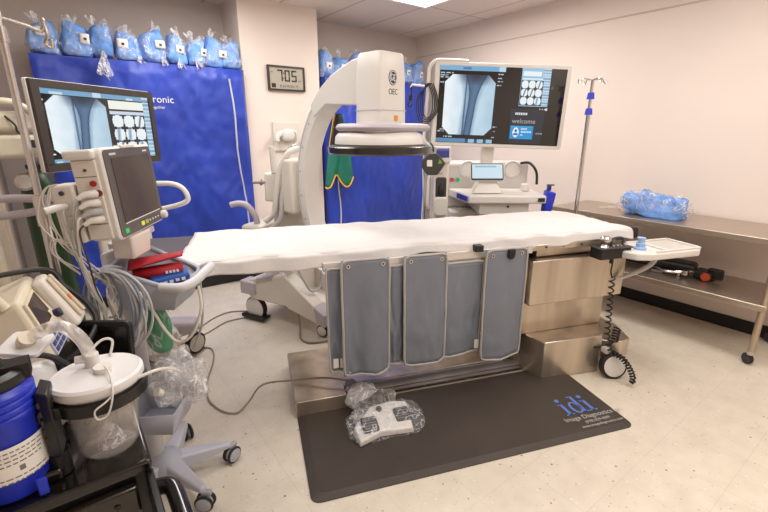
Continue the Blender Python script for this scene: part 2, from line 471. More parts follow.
# ------------------------------------------------------------------ covered racks with gown packs
def fold(x, z, seed):
    h = (2.07 - z) / 2
    return (.020 * math.sin(x * 7 + seed + 1.2 * math.sin(z * 2.3)) * (.3 + .7 * h) + .045 * nz(x * 1.9 + z * .8 + seed, z * 1.3 - x * .6)
            + .022 * abs(nz(x * 4 + z * 2.4, z * 1.8 - x * 1.4, seed * 3)) + .012 * abs(nz(x * 8 - z * 5, z * 4 + x * 3, seed)) + .006 * nz(x * 16, z * 12, seed))
def rack(x0, x1, y0, y1, ztop, seed, label, zips, letters):
    t = thing('covered_rack', label, 'covered rack', ((x0 + x1) / 2, (y0 + y1) / 2, 0))
    def P(u, v):
        # wraps left side, front, right side
        z = .13 + (ztop - .13) * v
        L = (y1 - y0); tot = (x1 - x0) + 2 * L; s = u * tot
        k = min(1, (ztop - z) / .08)
        if s < L: return (x0 - .008 * math.sin(s * 20) * k, y1 - s, z)
        if s < L + (x1 - x0):
            x = x0 + s - L
            e = min(1, (x - x0) / .04, (x1 - x) / .04)
            return (x, y0 + (fold(x, z, seed) - .03) * k * max(0, e), z)
        return (x1 + .008 * math.sin(s * 20) * k, y0 + s - L - (x1 - x0), z)
    g = G(); g.grid(P, 190, 80)
    g.box(x0, x1, y0, y1, ztop - .012, ztop)
    g.build('cover', BLUEC, t, solid=0, ang=60)
    G().box(x0 + .03, x1 - .03, y0 + .06, y1 - .02, .0, .125).build('base', BLACKP, t, bevel=.01)
    for zx0, zx1, za, zb in zips:
        pts = []
        for k in range(25):
            z = za + (zb - za) * k / 24; x = zx0 + (zx1 - zx0) * k / 24 + .008 * math.sin(k * .5)
            pts.append((x, y0 + fold(x, z, seed) - .036, z))
        G().tube(pts, .011, 6, flat=.5).build('zip_strip', mat('zip_tape', (205, 205, 214), .6), t)
    for txt, size, xe, z in letters:
        text(txt, size, axes((xe, y0 - .015, z), (1, 0, 0), (0, 0, 1), (0, -1, 0)), 'lettering', INKW, t, align='RIGHT',
             deform=lambda v: Vector((v.x, v.y + fold(v.x, v.z, seed) - .024, v.z)))
    return t
rack(-.07, 1.51, 4.26, 4.76, 2.07, 1.3, 'royal blue rack cover with white lettering beside the pillar', [(1.35, 1.43, 1.98, .3)],
     [('Medtronic', .082, .868, 1.755), ('Further, Together', .034, .79, 1.706)])
rack(2.40, 3.85, 4.30, 4.76, 2.07, 4.1, 'royal blue rack cover in the corner behind the imaging arm', [(2.52, 2.53, 1.4, .3), (3.80, 3.82, 1.6, .3)], [])

def pack(cx, cy, zb, w, d, h, tilt, seed, label, tail, lab, group):
    t = thing('gown_pack', label, 'gown pack', (cx, cy, zb), 0, group)
    F = frame((cx, cy, zb + .003)) @ Matrix.Rotation(tilt, 4, 'Y')
    def lump(amp, off):
        def fn(dr, p):
            n = nz(p.x * 8 + seed, p.y * 8, p.z * 8 + off) * amp + abs(nz(p.x * 20 - p.z * 8, p.y * 20 + seed, p.z * 9 + p.x * 7)) * amp * .9 + nz(p.x * 40, p.y * 40 + seed, p.z * 25) * amp * .25
            q = Vector((p.x + dr.x * n, p.y + dr.y * n, max(0.001, p.z + dr.z * n)))
            k = q.z / h
            q.x *= 1 - (.30 + .1 * math.sin(seed)) * max(0, k - .4); q.y *= 1 - .35 * max(0, k - .3)
            q.z += .12 * h * max(0, k - .6) * math.sin(q.x * 22 + seed) * 2
            return q
        return fn
    G(F).blob((0, 0, h / 2), w / 2, d / 2, h / 2, 34, 22, .5, lump(.026, 0)).build('gown', BLUEG, t, ang=70)
    # clear wrap with a gathered tuft
    g = G(F); g.blob((0, 0, h / 2 + .002), w / 2 + .007, d / 2 + .009, h / 2 + .010, 34, 22, .55, lump(.032, 5)); g.build('plastic_wrap', FILM, t, ang=75)
    g = G(F)
    def tuft(base, dirv, ln, rad):
        b = Vector(base); dv = Vector(dirv).normalized(); s1 = dv.orthogonal().normalized(); s2 = dv.cross(s1)
        def fn(u, v):
            a = u * 2 * PI; r = rad * (.35 + .75 * v) * (1 + .5 * math.sin(a * 5 + seed) * v + .3 * nz(u * 8, v * 4, seed))
            return b + dv * (ln * v + .02 * math.sin(a * 3 + seed) * v) + (s1 * math.cos(a) + s2 * math.sin(a) * .5) * r
        g.grid(fn, 22, 6)
    tuft((rnd.uniform(-.04, .04), 0, h * .94), (rnd.uniform(-.8, .8), -.1, 1), rnd.uniform(.06, .10), rnd.uniform(.028, .045))
    g.build('gathered_end', TUFT, t, ang=75)
    if tail:
        g = G(F); tuft((tail[0], -d / 2 - .0, .05), (tail[1], -.35, -1), tail[2], tail[3]); g.build('wrap_tail', TUFT, t, ang=75)
    if lab:
        lx, lz, lw, lh = lab
        def lf(u, v):
            return (lx - lw / 2 + lw * u, -d / 2 * (1 - .25 * max(0, lz / h - .3)) - .012, lz - lh / 2 + lh * v)
        lo = G(F); lo.grid(lf, 3, 3); lo = lo.build('paper_label', PAPER, t, solid=.002)
        G(F @ Matrix.Translation((0, -.002, 0))).box(lx - .008, lx + .012, lf(0, 0)[1] - .003, lf(0, 0)[1], lz - .012, lz + .006).build('print_mark', INK, lo, smooth=False)
    return t
P9 = [(.035, .19, .20, .05, None, (-.01, .15, .07, .06)), (.235, .20, .225, .04, None, (.055, .13, .06, .07)), (.405, .16, .24, .0, (-.0, -.1, .19, .05), None),
      (.585, .17, .20, .0, (.06, .3, .06, .03), (-.04, .12, .075, .07)), (.775, .20, .23, -.03, (.05, .2, .07, .03), (.05, .14, .075, .06)),
      (.95, .16, .215, .10, (-.0, .3, .08, .035), (.01, .12, .06, .06)), (1.105, .155, .205, .14, (-.02, .6, .07, .035), (.045, .12, .045, .06)),
      (1.26, .165, .23, .10, None, (.06, .12, .07, .06)), (1.41, .175, .22, .02, None, None)]
lab9 = ['wrapped light blue gown pack above the rack end farthest from the pillar', 'wrapped gown pack with pointed peak and a label near its edge, second along the rack',
        'wrapped gown pack whose long clear plastic tail hangs over the cover', 'wrapped gown pack just past the tailed one, label on its near edge',
        'wide wrapped gown pack, fifth along the rack, label upper corner', 'tilted wrapped gown pack, fourth from the pillar on the blue rack',
        'narrow wrapped gown pack, third from the pillar on the blue rack', 'wrapped gown pack next but one to the pillar, label low at its edge', 'unlabelled wrapped gown pack pressed against the pillar']
for i, (x, wd, h, tl, tail, lb) in enumerate(P9):
    pack(x, 4.36, 2.072, wd * .94, .2, h + .01, tl, i * 3.1, lab9[i], tail, lb, 'gown packs on the lettered rack')
P5 = [(2.475, .18, .24, .05, None, (.0, .12, .07, .07)), (2.665, .20, .22, .08, None, (.01, .12, .1, .06)), (2.875, .2, .25, .05, None, None),
      (3.60, .18, .22, .10, None, (-.02, .13, .05, .06)), (3.765, .16, .25, .12, None, (.02, .12, .045, .07))]
lab5 = ['wrapped gown pack hard against the pillar on the corner rack', 'wrapped gown pack second from the pillar on the corner rack', 'peaked wrapped gown pack half hidden by the top of the imaging arm',
        'wrapped gown pack just past the imaging head on the corner rack', 'tall wrapped gown pack nearest the room corner']
for i, (x, wd, h, tl, tail, lb) in enumerate(P5):
    pack(x, 4.45, 2.072, wd * .94, .2, h + .01, tl, 40 + i * 2.7, lab5[i], tail, lb, 'gown packs on the corner rack')

# green apron with yellow edge hanging on the corner rack
t = thing('lead_apron', 'green apron with yellow edging hanging on the corner rack', 'apron', (2.5, 4.2, 1.4))
def ap(u, v):
    z = 1.70 - v * (.72 + .07 * math.sin(u * 9 + 1)); w_ = .10 + .24 * v
    x = 2.50 - w_ * .62 + w_ * u * 1.05
    return (x, 4.19 + .03 * math.sin(u * 9 + v * 3), z)
G().grid(ap, 24, 16).build('apron_cloth', GREENC, t, solid=.006)
edge = [ap(k / 24, 1.0) for k in range(25)]
G().tube([(p[0], p[1] - .006, p[2]) for p in edge], .009, 6).build('edging', YELLOW, t)
edge = [ap(.02, k / 16) for k in range(0, 8)]
G().tube([(p[0], p[1] - .006, p[2]) for p in edge], .011, 6).build('edging', YELLOW, t)
def ap2(u, v):
    p = ap(u * .62, v * .45); return (p[0], p[1] - .014, p[2])
G().grid(ap2, 12, 8).build('collar', BLACKP, t, solid=.006)
G().tube([(2.45, 4.2, 1.71), (2.46, 4.24, 1.80), (2.465, 4.27, 1.79)], .006, 6).build('hanging_loop', BLACKP, t)

# wall plate with socket on the pillar
t = thing('socket_plate', 'square beige outlet plate with white connector on the pillar under the clock', 'socket plate', (1.94, 4.35, 1.46))
G().box(1.79, 2.08, 4.325, 4.349, 1.32, 1.61).build('plate', CREAM, t, bevel=.006)
g = G(); g.blob((1.93, 4.30, 1.48), .085, .04, .065, 16, 10, .8); g.tube(smooth_path([(1.86, 4.29, 1.50), (1.80, 4.26, 1.47), (1.79, 4.25, 1.42)]), .03, 10)
g.tube(smooth_path([(1.95, 4.29, 1.53), (2.02, 4.28, 1.50), (2.03, 4.28, 1.40), (1.96, 4.28, 1.37)]), .016, 8)
g.build('connector', WHITEP, t)

# ------------------------------------------------------------------ imaging table (axis u along, v across)
BA = R(19.7)
FB = Matrix.Rotation(-BA, 4, 'Z')
def bw(u, v, z=0): return FB @ Vector((u, v, z))
def bthing(name, label, cat, u, v, z=0, group=None):
    p = bw(u, v, z); return thing(name, label, cat, p, -BA, group)

# floor mat
t = bthing('floor_mat', 'black cushioned floor mat with blue idi lettering in front of the table', 'floor mat', .98, 1.8)
g = G(FB); lo = rrect(1.73, .645, .04, 4, .985, 1.7825); hi = rrect(1.65, .58, .03, 4, .985, 1.7825)
n = len(lo); vs = [(p[0], p[1], 0.001) for p in lo] + [(p[0], p[1], .006) for p in lo] + [(p[0], p[1], .017) for p in hi]
fs = [tuple(range(n - 1, -1, -1)), tuple(range(2 * n, 3 * n))] + [(k * n + i, k * n + (i + 1) % n, (k + 1) * n + (i + 1) % n, (k + 1) * n + i) for k in (0, 1) for i in range(n)]
g.add(vs, fs); g.build('mat_body', MATT, t, ang=8)
MB_ = mat('idi_blue', (92, 128, 206), .6)
MG_ = mat('mat_grey_ink', (186, 182, 182), .6)
TF = lambda u, v: FB @ axes((u, v, .0172), (1, 0, 0), (0, 1, 0), (0, 0, 1))
# serif-like letters i d i built as shapes
g = G(TF(1.550, 1.622))
def stroke_i(x):
    g.box(x - .009, x + .009, 0, .095, 0, .001); g.box(x - .026, x + .026, 0, .008, 0, .001); g.box(x - .024, x, .087, .095, 0, .001)
    g.prism([(x + .014 * math.cos(a * PI / 8), .128 + .014 * math.sin(a * PI / 8)) for a in range(16)], 0, .001)
stroke_i(.026); stroke_i(.178)
ring_o = [(.092 + .033 * math.cos(a * PI / 12), .048 + .05 * math.sin(a * PI / 12)) for a in range(24)]
ring_i = [(.094 + .019 * math.cos(a * PI / 12), .048 + .039 * math.sin(a * PI / 12)) for a in range(24)]
g.add([(p[0], p[1], .001) for p in ring_o + ring_i], [(i, (i + 1) % 24, 24 + (i + 1) % 24, 24 + i) for i in range(24)])
g.box(.117, .134, 0, .145, 0, .001); g.box(.100, .125, .137, .145, 0, .001); g.box(.117, .148, 0, .008, 0, .001)
g.build('lettering', MB_, t, smooth=False)
text('Image Diagnostics Inc.', .043, TF(1.505, 1.576), 'lettering', MG_, t)
text('(978) 829-0009', .026, TF(1.605, 1.541), 'lettering', MG_, t)
text('www.imagediagnostics.com', .024, TF(1.56, 1.512), 'lettering', MG_, t)

# table
t = bthing('imaging_table', 'stainless steel imaging table with low base and pedestal', 'imaging table', 1.0, 2.3)
G(FB).box(.115, .40, 2.05, 2.62, .002, .10).build('end_foot', STEEL, t, bevel=.004)
g = G(FB); g.box(.40, 1.62, 2.17, 2.52, .05, .085); g.build('base_beam', STEEL, t, bevel=.004)
g = G(FB); g.box(.40, 1.62, 2.15, 2.169, .026, .082); g.build('beam_side', BARST, t, bevel=.003)
G(FB).box(.40, 1.62, 2.118, 2.169, .004, .025).build('beam_lip', CHROME, t, smooth=False)
# pedestal foot block with chamfered ends
g = G(FB)
poly = [(1.60, 2.10), (1.645, 1.985), (2.065, 1.965), (2.10, 2.00), (2.22, 2.17), (2.22, 2.62), (1.60, 2.62)]
g.prism(poly, .002, .262); g.build('pedestal_foot', STEEL, t, bevel=.006)
g = G(FB); g.prism([(2.03, 2.02), (2.20, 1.935), (2.285, 1.96), (2.36, 2.15), (2.34, 2.45), (2.221, 2.6)], .09, .215); g.build('foot_extension', STEEL, t, bevel=.005)
g = G(FB); g.prism([(2.10, 2.04), (2.20, 1.98), (2.26, 2.0), (2.32, 2.16), (2.30, 2.42), (2.23, 2.5)], .002, .089); g.build('foot_skirt', WHITEP, t, bevel=.004)
g = G(FB); g.box(1.56, 2.19, 2.13, 2.58, .263, .53); g.build('pedestal_column', STEEL, t, bevel=.004)
g = G(FB); g.box(1.535, 2.235, 2.04, 2.62, .50, .785); g.build('pedestal_housing', STEEL, t, bevel=.006)
g = G(FB); g.box(1.5, 1.534, 2.10, 2.58, .10, .86); g.build('side_plate', mat('bronze_steel', (150, 122, 92), .4, .8), t, bevel=.003)
g = G(FB)
for k in range(6): g.box(1.510, 1.520, 2.094, 2.099, .30 + k * .05, .32 + k * .05)
g.build('slot', BLACKP, t, smooth=False)
g = G(FB); g.box(1.6, 2.16, 2.10, 2.60, .791, .862); g.build('top_carriage', STEEL, t, bevel=.003)
# table top: flat carbon slab and mattress
poly = [(-.66, 2.10), (-.62, 2.06), (2.20, 2.06), (2.20, 2.66), (-.62, 2.66), (-.66, 2.62)]
g = G(FB); g.prism(poly, .863, .895); g.build('table_top', mat('carbon_top', (70, 64, 62), .45), t, bevel=.004)
poly = [(-.68, 2.12), (-.60, 2.065), (2.18, 2.075), (2.18, 2.645), (-.60, 2.655), (-.68, 2.60)]
g = G(FB); g.prism(poly, .896, .935); g.build('mattress', mat('mattress_grey', (84, 78, 80), .6, bump=.1, bscale=80), t, bevel=.012, seg=3)
# side rail
g = G(FB); g.box(.29, 1.50, 2.005, 2.035, .850, .897); g.build('side_rail', mat('rail_aluminium', (214, 208, 202), .35, .45), t, bevel=.003)
g = G(FB)
for u in (.40, .80, 1.15, 1.46): g.box(u - .012, u + .012, 2.035, 2.062, .868, .888)
g.build('rail_bracket', STEEL, t, smooth=False)
g = G(FB); g.box(1.50, 2.10, 2.02, 2.062, .856, .89); g.build('side_rail', STEEL, t, bevel=.003)
g = G(FB)
for u in (1.60, 1.72, 1.85): g.cyl((u, 2.02, .874), (u, 2.014, .874), .006, 8)
g.build('screw', DKGREY, t)
# clamp on the rail
g = G(FB); g.box(1.115, 1.165, 1.975, 2.02, .893, .93); g.box(1.125, 1.155, 1.985, 2.045, .893, .91)
g.build('rail_clamp', BLACKP, t, bevel=.005)

# white sheet
t = bthing('bed_sheet', 'white sheet draped over the imaging table', 'sheet', .9, 2.36, .93)
def sh(u, v):
    # v: 0 near hem .. 1 far hem ; profile around the mattress
    uu = -.36 + 2.645 * u
    hem = .058 + .013 * math.sin(uu * 5.3) + .008 * nz(uu * 6, 3)
    if uu < .35: hem += .02 * (1 - (uu + .36) / .71)
    a = [(2.02, .944 - hem), (2.03, .938), (2.052, .952), (2.10, .958), (2.36, .956), (2.62, .956), (2.665, .948), (2.685, .92), (2.69, .87)]
    s = v * (len(a) - 1); i = min(int(s), len(a) - 2); f = s - i
    y = a[i][0] + (a[i + 1][0] - a[i][0]) * f; z = a[i][1] + (a[i + 1][1] - a[i][1]) * f
    if z < .945: y += .010 * math.sin(uu * 17 + 2 * math.sin(uu * 4)) * (1 if y < 2.3 else -1) - (.004 if y < 2.3 else -.004)
    k = max(0, 1 - abs(y - 2.36) / .36)
    z += .010 * nz(uu * 3.1, y * 5, 1) * (.4 + k) + .007 * nz(uu * 9, y * 11, 4) + .012 * abs(nz(uu * 4 + y * 8, y * 3 - uu, 8)) - .004 + (.008 * max(0, (uu - 1.95) / .3) * (1 + nz(uu * 9, y * 9)))
    z += .05 * math.exp(-((uu - .72) / .18) ** 2) * 0
    if u <= .001: uu += .14 * (1 - abs(y - 2.36) / .36) * 0 + .10 * max(0, (y - 2.30)) * -.3
    end = max(0, uu - 2.08) / .17
    z -= .030 * end; y += (.03 if y < 2.3 else -.0) * end
    return (uu + (.05 * (y - 2.36) if u < .5 else 0), y, z)
g = G(FB); g.grid(sh, 150, 64); g.build('sheet_cloth', SHEET, t, solid=.004, ang=80)

# lead drapes on the rail
def drape(u0, u1, zt, zb, v, label, front, seed, tagn):
    t = bthing('lead_drape', label, 'lead drape', (u0 + u1) / 2, v, zt, 'grey lead drapes on the table rail')
    w_, h_ = u1 - u0, zt - zb; wr = .012 if front else .030
    def fn(a, b):
        u = u0 + w_ * a; z = zb + h_ * b
        sag = (.010 * math.sin(a * 6.5 + seed) + .012 * nz(a * 2.2, b * 2, seed) + wr * abs(nz(a * 4 + b * 2, b * 3.5 - a * 2, seed)) + .006 * nz(a * 6, b * 9, seed)) * (1 - b * .75)
        # rounded lower corners
        return (u + .012 * (1 - b) * math.sin(seed), v + sag + (.0 if front else .006), z - (.004 * (math.sin(a * PI)) + .006 * nz(a * 3, seed)) * (1 - b))
    g = G(FB); g.grid(fn, 18, 22); g.build('panel', DRAPE, t, solid=.010, ang=60)
    def rim(a, b):
        p = fn(a, b); return (p[0], p[1] - .004, p[2])
    r_ = [rim(0, k / 16) for k in range(1, 16)] + [rim(.02, .985)] + [rim(k / 8, 1) for k in range(1, 8)] + [rim(.98, .985)] + [rim(1, 1 - k / 16) for k in range(1, 16)] + [rim(.98, .015)] + [rim(1 - k / 8, 0) for k in range(1, 8)] + [rim(.02, .015)]
    G(FB).tube(r_, .0065, 6, closed=True).build('piping', PIPING, t)
    if front:
        for a in (.14, .86):
            p = fn(a, .955)
            g = G(FB); g.cyl((p[0], p[1] - .005, p[2]), (p[0], p[1] - .010, p[2]), .011, 12)
            gr = g.build('grommet', CHROME, t)
            G(FB).cyl((p[0], p[1] - .0095, p[2]), (p[0], p[1] - .0112, p[2]), .005, 10).build('grommet_hole', BLACKP, gr)
    if tagn:
        for a in tagn:
            p = fn(a, .06); G(FB).box(p[0] - .014, p[0] + .014, p[1] - .014, p[1] - .011, p[2] - .01, p[2] + .045).build('care_tag', PAPER, t, smooth=False)
    return t
drape(.300, .46, .868, .285, 1.992, 'grey lead drape at the far end of the rail, mostly behind the first front panel', False, .5, (.2, .42))
drape(.615, .74, .855, .285, 1.992, 'narrow strip of grey lead drape between the two flat front panels', False, 1.7, None)
drape(.93, 1.185, .838, .275, 1.992, 'wrinkled grey lead drape hung back under the bare rail section', False, 2.9, (.93,))
drape(.373, .622, .912, .268, 1.968, 'grey lead drape with two grommets nearest the foot pedal', True, .2, None)
drape(.704, .943, .908, .275, 1.968, 'flat grey lead drape in the middle of the rail', True, 1.1, None)
d = drape(1.175, 1.435, .902, .232, 1.962, 'grey lead drape with black knob beside the steel pedestal', True, 2.2, None)
g = G(FB); g.cyl((1.32, 1.955, .868), (1.32, 1.935, .868), .022, 16, .019); g.box(1.30, 1.34, 1.935, 1.957, .866, .905); g.build('clamp_knob', BLACKP, d, bevel=.003)

# joystick box with coiled cord
FBH = FB @ Matrix.Translation((.060, -.010, -.028))
t = bthing('hand_control', 'black control box with silver ball joystick clamped to the table rail', 'hand control', 1.95, 1.98, .86)
G(FBH).box(1.845, 2.065, 1.925, 2.017, .822, .885).build('control_box', BLACKP, t, bevel=.006)
G(FBH).box(1.838, 2.072, 1.918, 2.016, .886, .893).build('top_plate', DKGREY, t, bevel=.002)
g = G(FBH @ Matrix.Translation((1.895, 1.96, .893)))
g.lathe([(0, .0), (.026, .0), (.022, .008), (.015, .016), (.02, .024), (.031, .036), (.034, .048), (.029, .06), (.016, .067), (0, .068)], seg=20)
g.build('joystick', CHROME, t)
g = G(FBH); g.tube(smooth_path([(1.95, 1.97, .893), (1.955, 1.97, .93), (1.99, 1.975, .94), (2.03, 1.97, .935), (2.035, 1.97, .893)]), .006, 8)
g.build('guard_loop', DKGREY, t)
g = G(FBH)
for u in (1.945, 1.975, 2.0, 2.03): g.cyl((u, 1.945, .893), (u, 1.945, .905), .009, 10)
g.build('switch', CHROME, t)
def helix(path, r, turns, wire, g, start=0):
    P = smooth_path(path, 12); n = int(turns * 12); out = []
    L = [0]
    for a, b in zip(P, P[1:]): L.append(L[-1] + (b - a).length)
    for k in range(n + 1):
        s = L[-1] * k / n; i = 0
        while i < len(P) - 2 and L[i + 1] < s: i += 1
        f = (s - L[i]) / max(1e-6, L[i + 1] - L[i]); p = P[i].lerp(P[i + 1], f); tv = (P[i + 1] - P[i]).normalized()
        s1 = tv.cross(Vector((.3, .9, .2))).normalized(); s2 = tv.cross(s1)
        a = 2 * PI * k / 12
        out.append(p + s1 * math.cos(a) * r + s2 * math.sin(a) * r)
    g.tube(out, wire, 6)
FCS = FB @ Matrix.Translation((.028, 0, -.004))
t2 = bthing('coiled_cord', 'black coiled cord hanging from the joystick box to the floor switch', 'cord', 1.98, 1.92, .4)
g = G(FCS); g.tube(smooth_path([(1.99, 1.946, .799), (1.99, 1.936, .76), (1.975, 1.922, .72), (1.985, 1.915, .68)]), .0048, 6)
g.cyl((1.99, 1.946, .799), (1.99, 1.944, .765), .012, 10)
helix([(1.985, 1.915, .68), (1.990, 1.91, .55), (1.998, 1.905, .40), (2.01, 1.90, .27), (2.04, 1.885, .19)], .014, 13, .0050, g)
helix([(2.04, 1.885, .19), (2.075, 1.83, .17), (2.10, 1.79, .12), (2.115, 1.765, .06), (2.105, 1.76, .03)], .014, 13, .0056, g)
g.build('cord_coil', CABLEB, t2)
t2 = bthing('plug_coil', 'short black coiled plug lead sticking out beside the pedestal foot', 'cord', 2.12, 1.98, .2)
g = G(FCS); g.tube(smooth_path([(1.98, 1.968, .19), (2.06, 1.95, .19), (2.12, 1.95, .22)]), .006, 6); helix([(2.12, 1.95, .22), (2.135, 1.955, .31)], .02, 5, .006, g)
g.build('lead_coil', CABLEB, t2)

# round floor switch standing on edge against the pedestal
t = bthing('foot_switch', 'round white foot switch with black rim leaning by the pedestal', 'foot switch', 2.11, 1.86)
Fsw = FCS @ axes((2.075, 1.885, .088), Vector((1, -.25, 0)).normalized(), (0, .15, .99), Vector((-.25, -1, .15)).normalized())
g = G(Fsw); g.lathe([(0, -.03), (.075, -.03), (.086, -.02), (.086, .012), (.078, .02), (.070, .02)], seg=32); g.build('rim', RUBBER, t)
g = G(Fsw); g.lathe([(0, .026), (.05, .024), (.070, .0195)], seg=32); g.build('pedal_disc', WHITEP, t)
g = G(FCS); g.box(2.02, 2.06, 1.90, 1.95, .165, .20); g.build('connector_block', WHITEP, t, bevel=.006)

# tray at the head of the table
FBT = FB @ Matrix.Translation((.095, .012, -.030))
t = bthing('control_tray', 'white plastic tray bracketed beyond the table end with recesses', 'tray', 2.2, 1.9, .84)
outer = [(1.97, 1.99), (1.965, 1.90), (2.00, 1.83), (2.08, 1.80), (2.44, 1.795), (2.475, 1.82), (2.475, 2.02), (2.44, 2.05), (2.12, 2.053), (2.0, 2.04)]
g = G(FBT); g.prism(outer, .828, .872); g.build('tray_body', WHITEP, t, bevel=.010, seg=3)
rimm = [(2.16, 1.83), (2.45, 1.825), (2.45, 2.02), (2.16, 2.02)]
g = G(FBT)
for x0, x1, y0, y1 in ((2.12, 2.46, 1.805, 1.82), (2.12, 2.46, 2.03, 2.045), (2.45, 2.465, 1.82, 2.03), (2.20, 2.215, 1.82, 2.03)): g.box(x0, x1, y0, y1, .868, .884)
g.build('rim', WHITEP, t, bevel=.004)
G(FBT).box(2.22, 2.445, 1.825, 2.025, .8725, .875).build('recess', mat('tray_recess', (196, 188, 178), .5), t, smooth=False)
G(FBT).box(2.476, 2.480, 1.84, 1.90, .838, .865).build('red_marker', REDC, t, smooth=False)
g = G(FBT); g.tube(smooth_path([(2.26, 1.93, .827), (2.25, 1.93, .77), (2.2, 1.95, .72), (2.1, 2.0, .66), (2.03, 2.035, .64)]), lambda k: .017 - .006 * k, 10); g.build('support_tube', mat('support_tube_grey', (190, 186, 182), .4), t)
g = G(FBT); g.cyl((2.255, 1.93, .827), (2.253, 1.93, .785), .022, 12); g.build('tube_collar', CHROME, t)
t = bthing('bottle_stopper', 'small light blue plastic stopper standing on the white tray', 'stopper', 2.06, 1.92, .873)
g = G(FBT @ Matrix.Translation((2.095, 1.905, .8725))); g.lathe([(0, 0), (.034, 0), (.034, .012), (.026, .016), (.024, .032), (.026, .036), (.019, .04), (.019, .062), (.023, .064), (.023, .072), (0, .072)], seg=20)
g.build('stopper_body', mat('sky_blue_plastic', (150, 182, 226), .4), t)
t = bthing('table_grip', 'black grip with red button at the far corner of the white tray', 'grip', 2.16, 2.10, .87)
g = G(FBT @ Matrix.Translation((.10, .03, .03))); g.box(2.12, 2.22, 2.10, 2.16, .84, .915); g.build('grip_body', BLACKP, t, bevel=.012)
G(FBT @ Matrix.Translation((.10, .03, .03))).cyl((2.13, 2.098, .89), (2.13, 2.085, .89), .012, 10).build('button', REDC, t)

# foot pedal in a clear bag on the mat
px, py = 1.08, 1.56
pv = Vector((.30, -.10, 0)).normalized(); pn = Vector((.2, .45, 0)).normalized()
t = thing('foot_pedal', 'white double foot pedal wrapped in a clear bag on the mat', 'foot pedal', (1.10, 1.53, .018))
A, B_, C_, D_ = Vector((.945, 1.60, 0)), Vector((.925, 1.47, 0)), Vector((1.225, 1.385, 0)), Vector((1.35, 1.60, 0))
E_ = Vector((1.10, 1.66, 0))
g = G(); poly = [(.965, 1.575), (.945, 1.475), (1.075, 1.475), (1.235, 1.40), (1.325, 1.575), (1.25, 1.63), (1.12, 1.655)]
lo = [(x, y, .019) for x, y in poly]; cx = sum(p[0] for p in poly) / 7; cy = sum(p[1] for p in poly) / 7
hi = []
for i, (x, y) in enumerate(poly):
    back = min(1, max(0, (x * .33 + y * .94 - 1.70) / .17)); hi.append((cx + (x - cx) * .95, cy + (y - cy) * .94, .048 + .035 * back))
g.add(lo + hi, [tuple(range(6, -1, -1)), tuple(range(7, 14))] + [(i, (i + 1) % 7, 7 + (i + 1) % 7, 7 + i) for i in range(7)])
g.build('pedal_housing', WHITEP, t, bevel=.008)
for (x, y) in ((1.045, 1.535), (1.235, 1.505)):
    g = G(axes((x, y, .076 if y > 1.52 else .073), Vector((.93, -.33, 0)), Vector((.32, .90, .22)).normalized(), Vector((-.07, -.21, .97)).normalized()))
    g.prism(rrect(.085, .09, .012, 3), -.012, .004); q = g.build('pedal_plate', DKGREY, t, bevel=.004)
    g = G(axes((x, y, .081 if y > 1.52 else .078), Vector((.93, -.33, 0)), Vector((.32, .90, .22)).normalized(), Vector((-.07, -.21, .97)).normalized()))
    for k in range(5): g.box(-.034, .034, -.034 + k * .016, -.028 + k * .016, 0, .0025)
    g.build('tread_rib', mat('tread_grey', (120, 114, 110), .5), q, smooth=False)
g = G(); g.cyl((1.15, 1.60, .078), (1.15, 1.60, .092), .015, 14); g.build('button', INK, t)
def bagfn(d, p):
    n = nz(p.x * 16, p.y * 16, p.z * 16) * .012 + nz(p.x * 45, p.y * 45, p.z * 40) * .008
    q = p + d * n; q.z = max(.0192, q.z); return q
g = G(); g.blob((1.145, 1.535, .052), .208, .118, .042, 44, 20, .55, bagfn, Matrix.Translation((1.145, 1.535, 0)) @ Matrix.Rotation(R(-17), 4, 'Z') @ Matrix.Translation((-1.145, -1.535, 0)))
def neck(u, v):
    a = u * 2 * PI; c = Vector((1.14, 1.62, .08)).lerp(Vector((1.128, 1.845, .10)), v)
    r = (.10 * (1 - v) ** 1.5 + .038) * (1 + .25 * nz(u * 9, v * 5)) + .035 * math.exp(-((v - .62) / .16) ** 2)
    return (c.x + math.cos(a) * r, c.y + .03 * nz(u * 5, v * 7), max(.02, c.z + math.sin(a) * r * .8))
g.build('clear_bag', film_mat('pedal_bag_film', density=.15, bscale=18, bump=.8, streak=3.5, band=.03), t, ang=80)
g = G(); g.grid(neck, 30, 14); g.build('bag_neck', film_mat('neck_film', (232, 228, 226), density=.9, bscale=22, bump=1.0, streak=1.05), t, ang=80)
g = G(); g.blob((1.126, 1.845, .115), .032, .03, .03, 14, 9, .8); g.build('cord_boot', mat('boot_grey', (120, 118, 124), .5), t)

# ------------------------------------------------------------------ mobile C-shaped imaging arm
KX, KY, KZ = 1.42, 1.96, 1.175
cd = Vector((.16, -.987, 0)).normalized(); nd = Vector((-cd.y, cd.x, 0))
t = thing('x_ray_machine', 'large white C-shaped mobile x-ray arm reaching over the table', 'imaging arm', (KX, KY, 0))
FC = axes((KX, KY, KZ), cd, nd, (0, 0, 1))
RI, RO, HW = .644, .728, .062
g = G(FC); prof = [(RI, -HW), (RI, HW), (RO - .012, HW), (RO, HW - .012), (RO, -HW + .012), (RO - .012, -HW)]
NA = 72; vs = []; fs = []
for k in range(NA + 1):
    a = R(84) + (R(276) - R(84)) * k / NA
    for r, y in prof: vs.append((r * math.cos(a), y, r * math.sin(a)))
m = len(prof)
for k in range(NA):
    for i in range(m): fs.append((k * m + i, k * m + (i + 1) % m, (k + 1) * m + (i + 1) % m, (k + 1) * m + i))
fs += [tuple(range(m)), tuple(range(NA * m, NA * m + m))]
g.add(vs, fs); arc = g.build('arm_arc', WHITEP, t, ang=30)
g = G(FC)
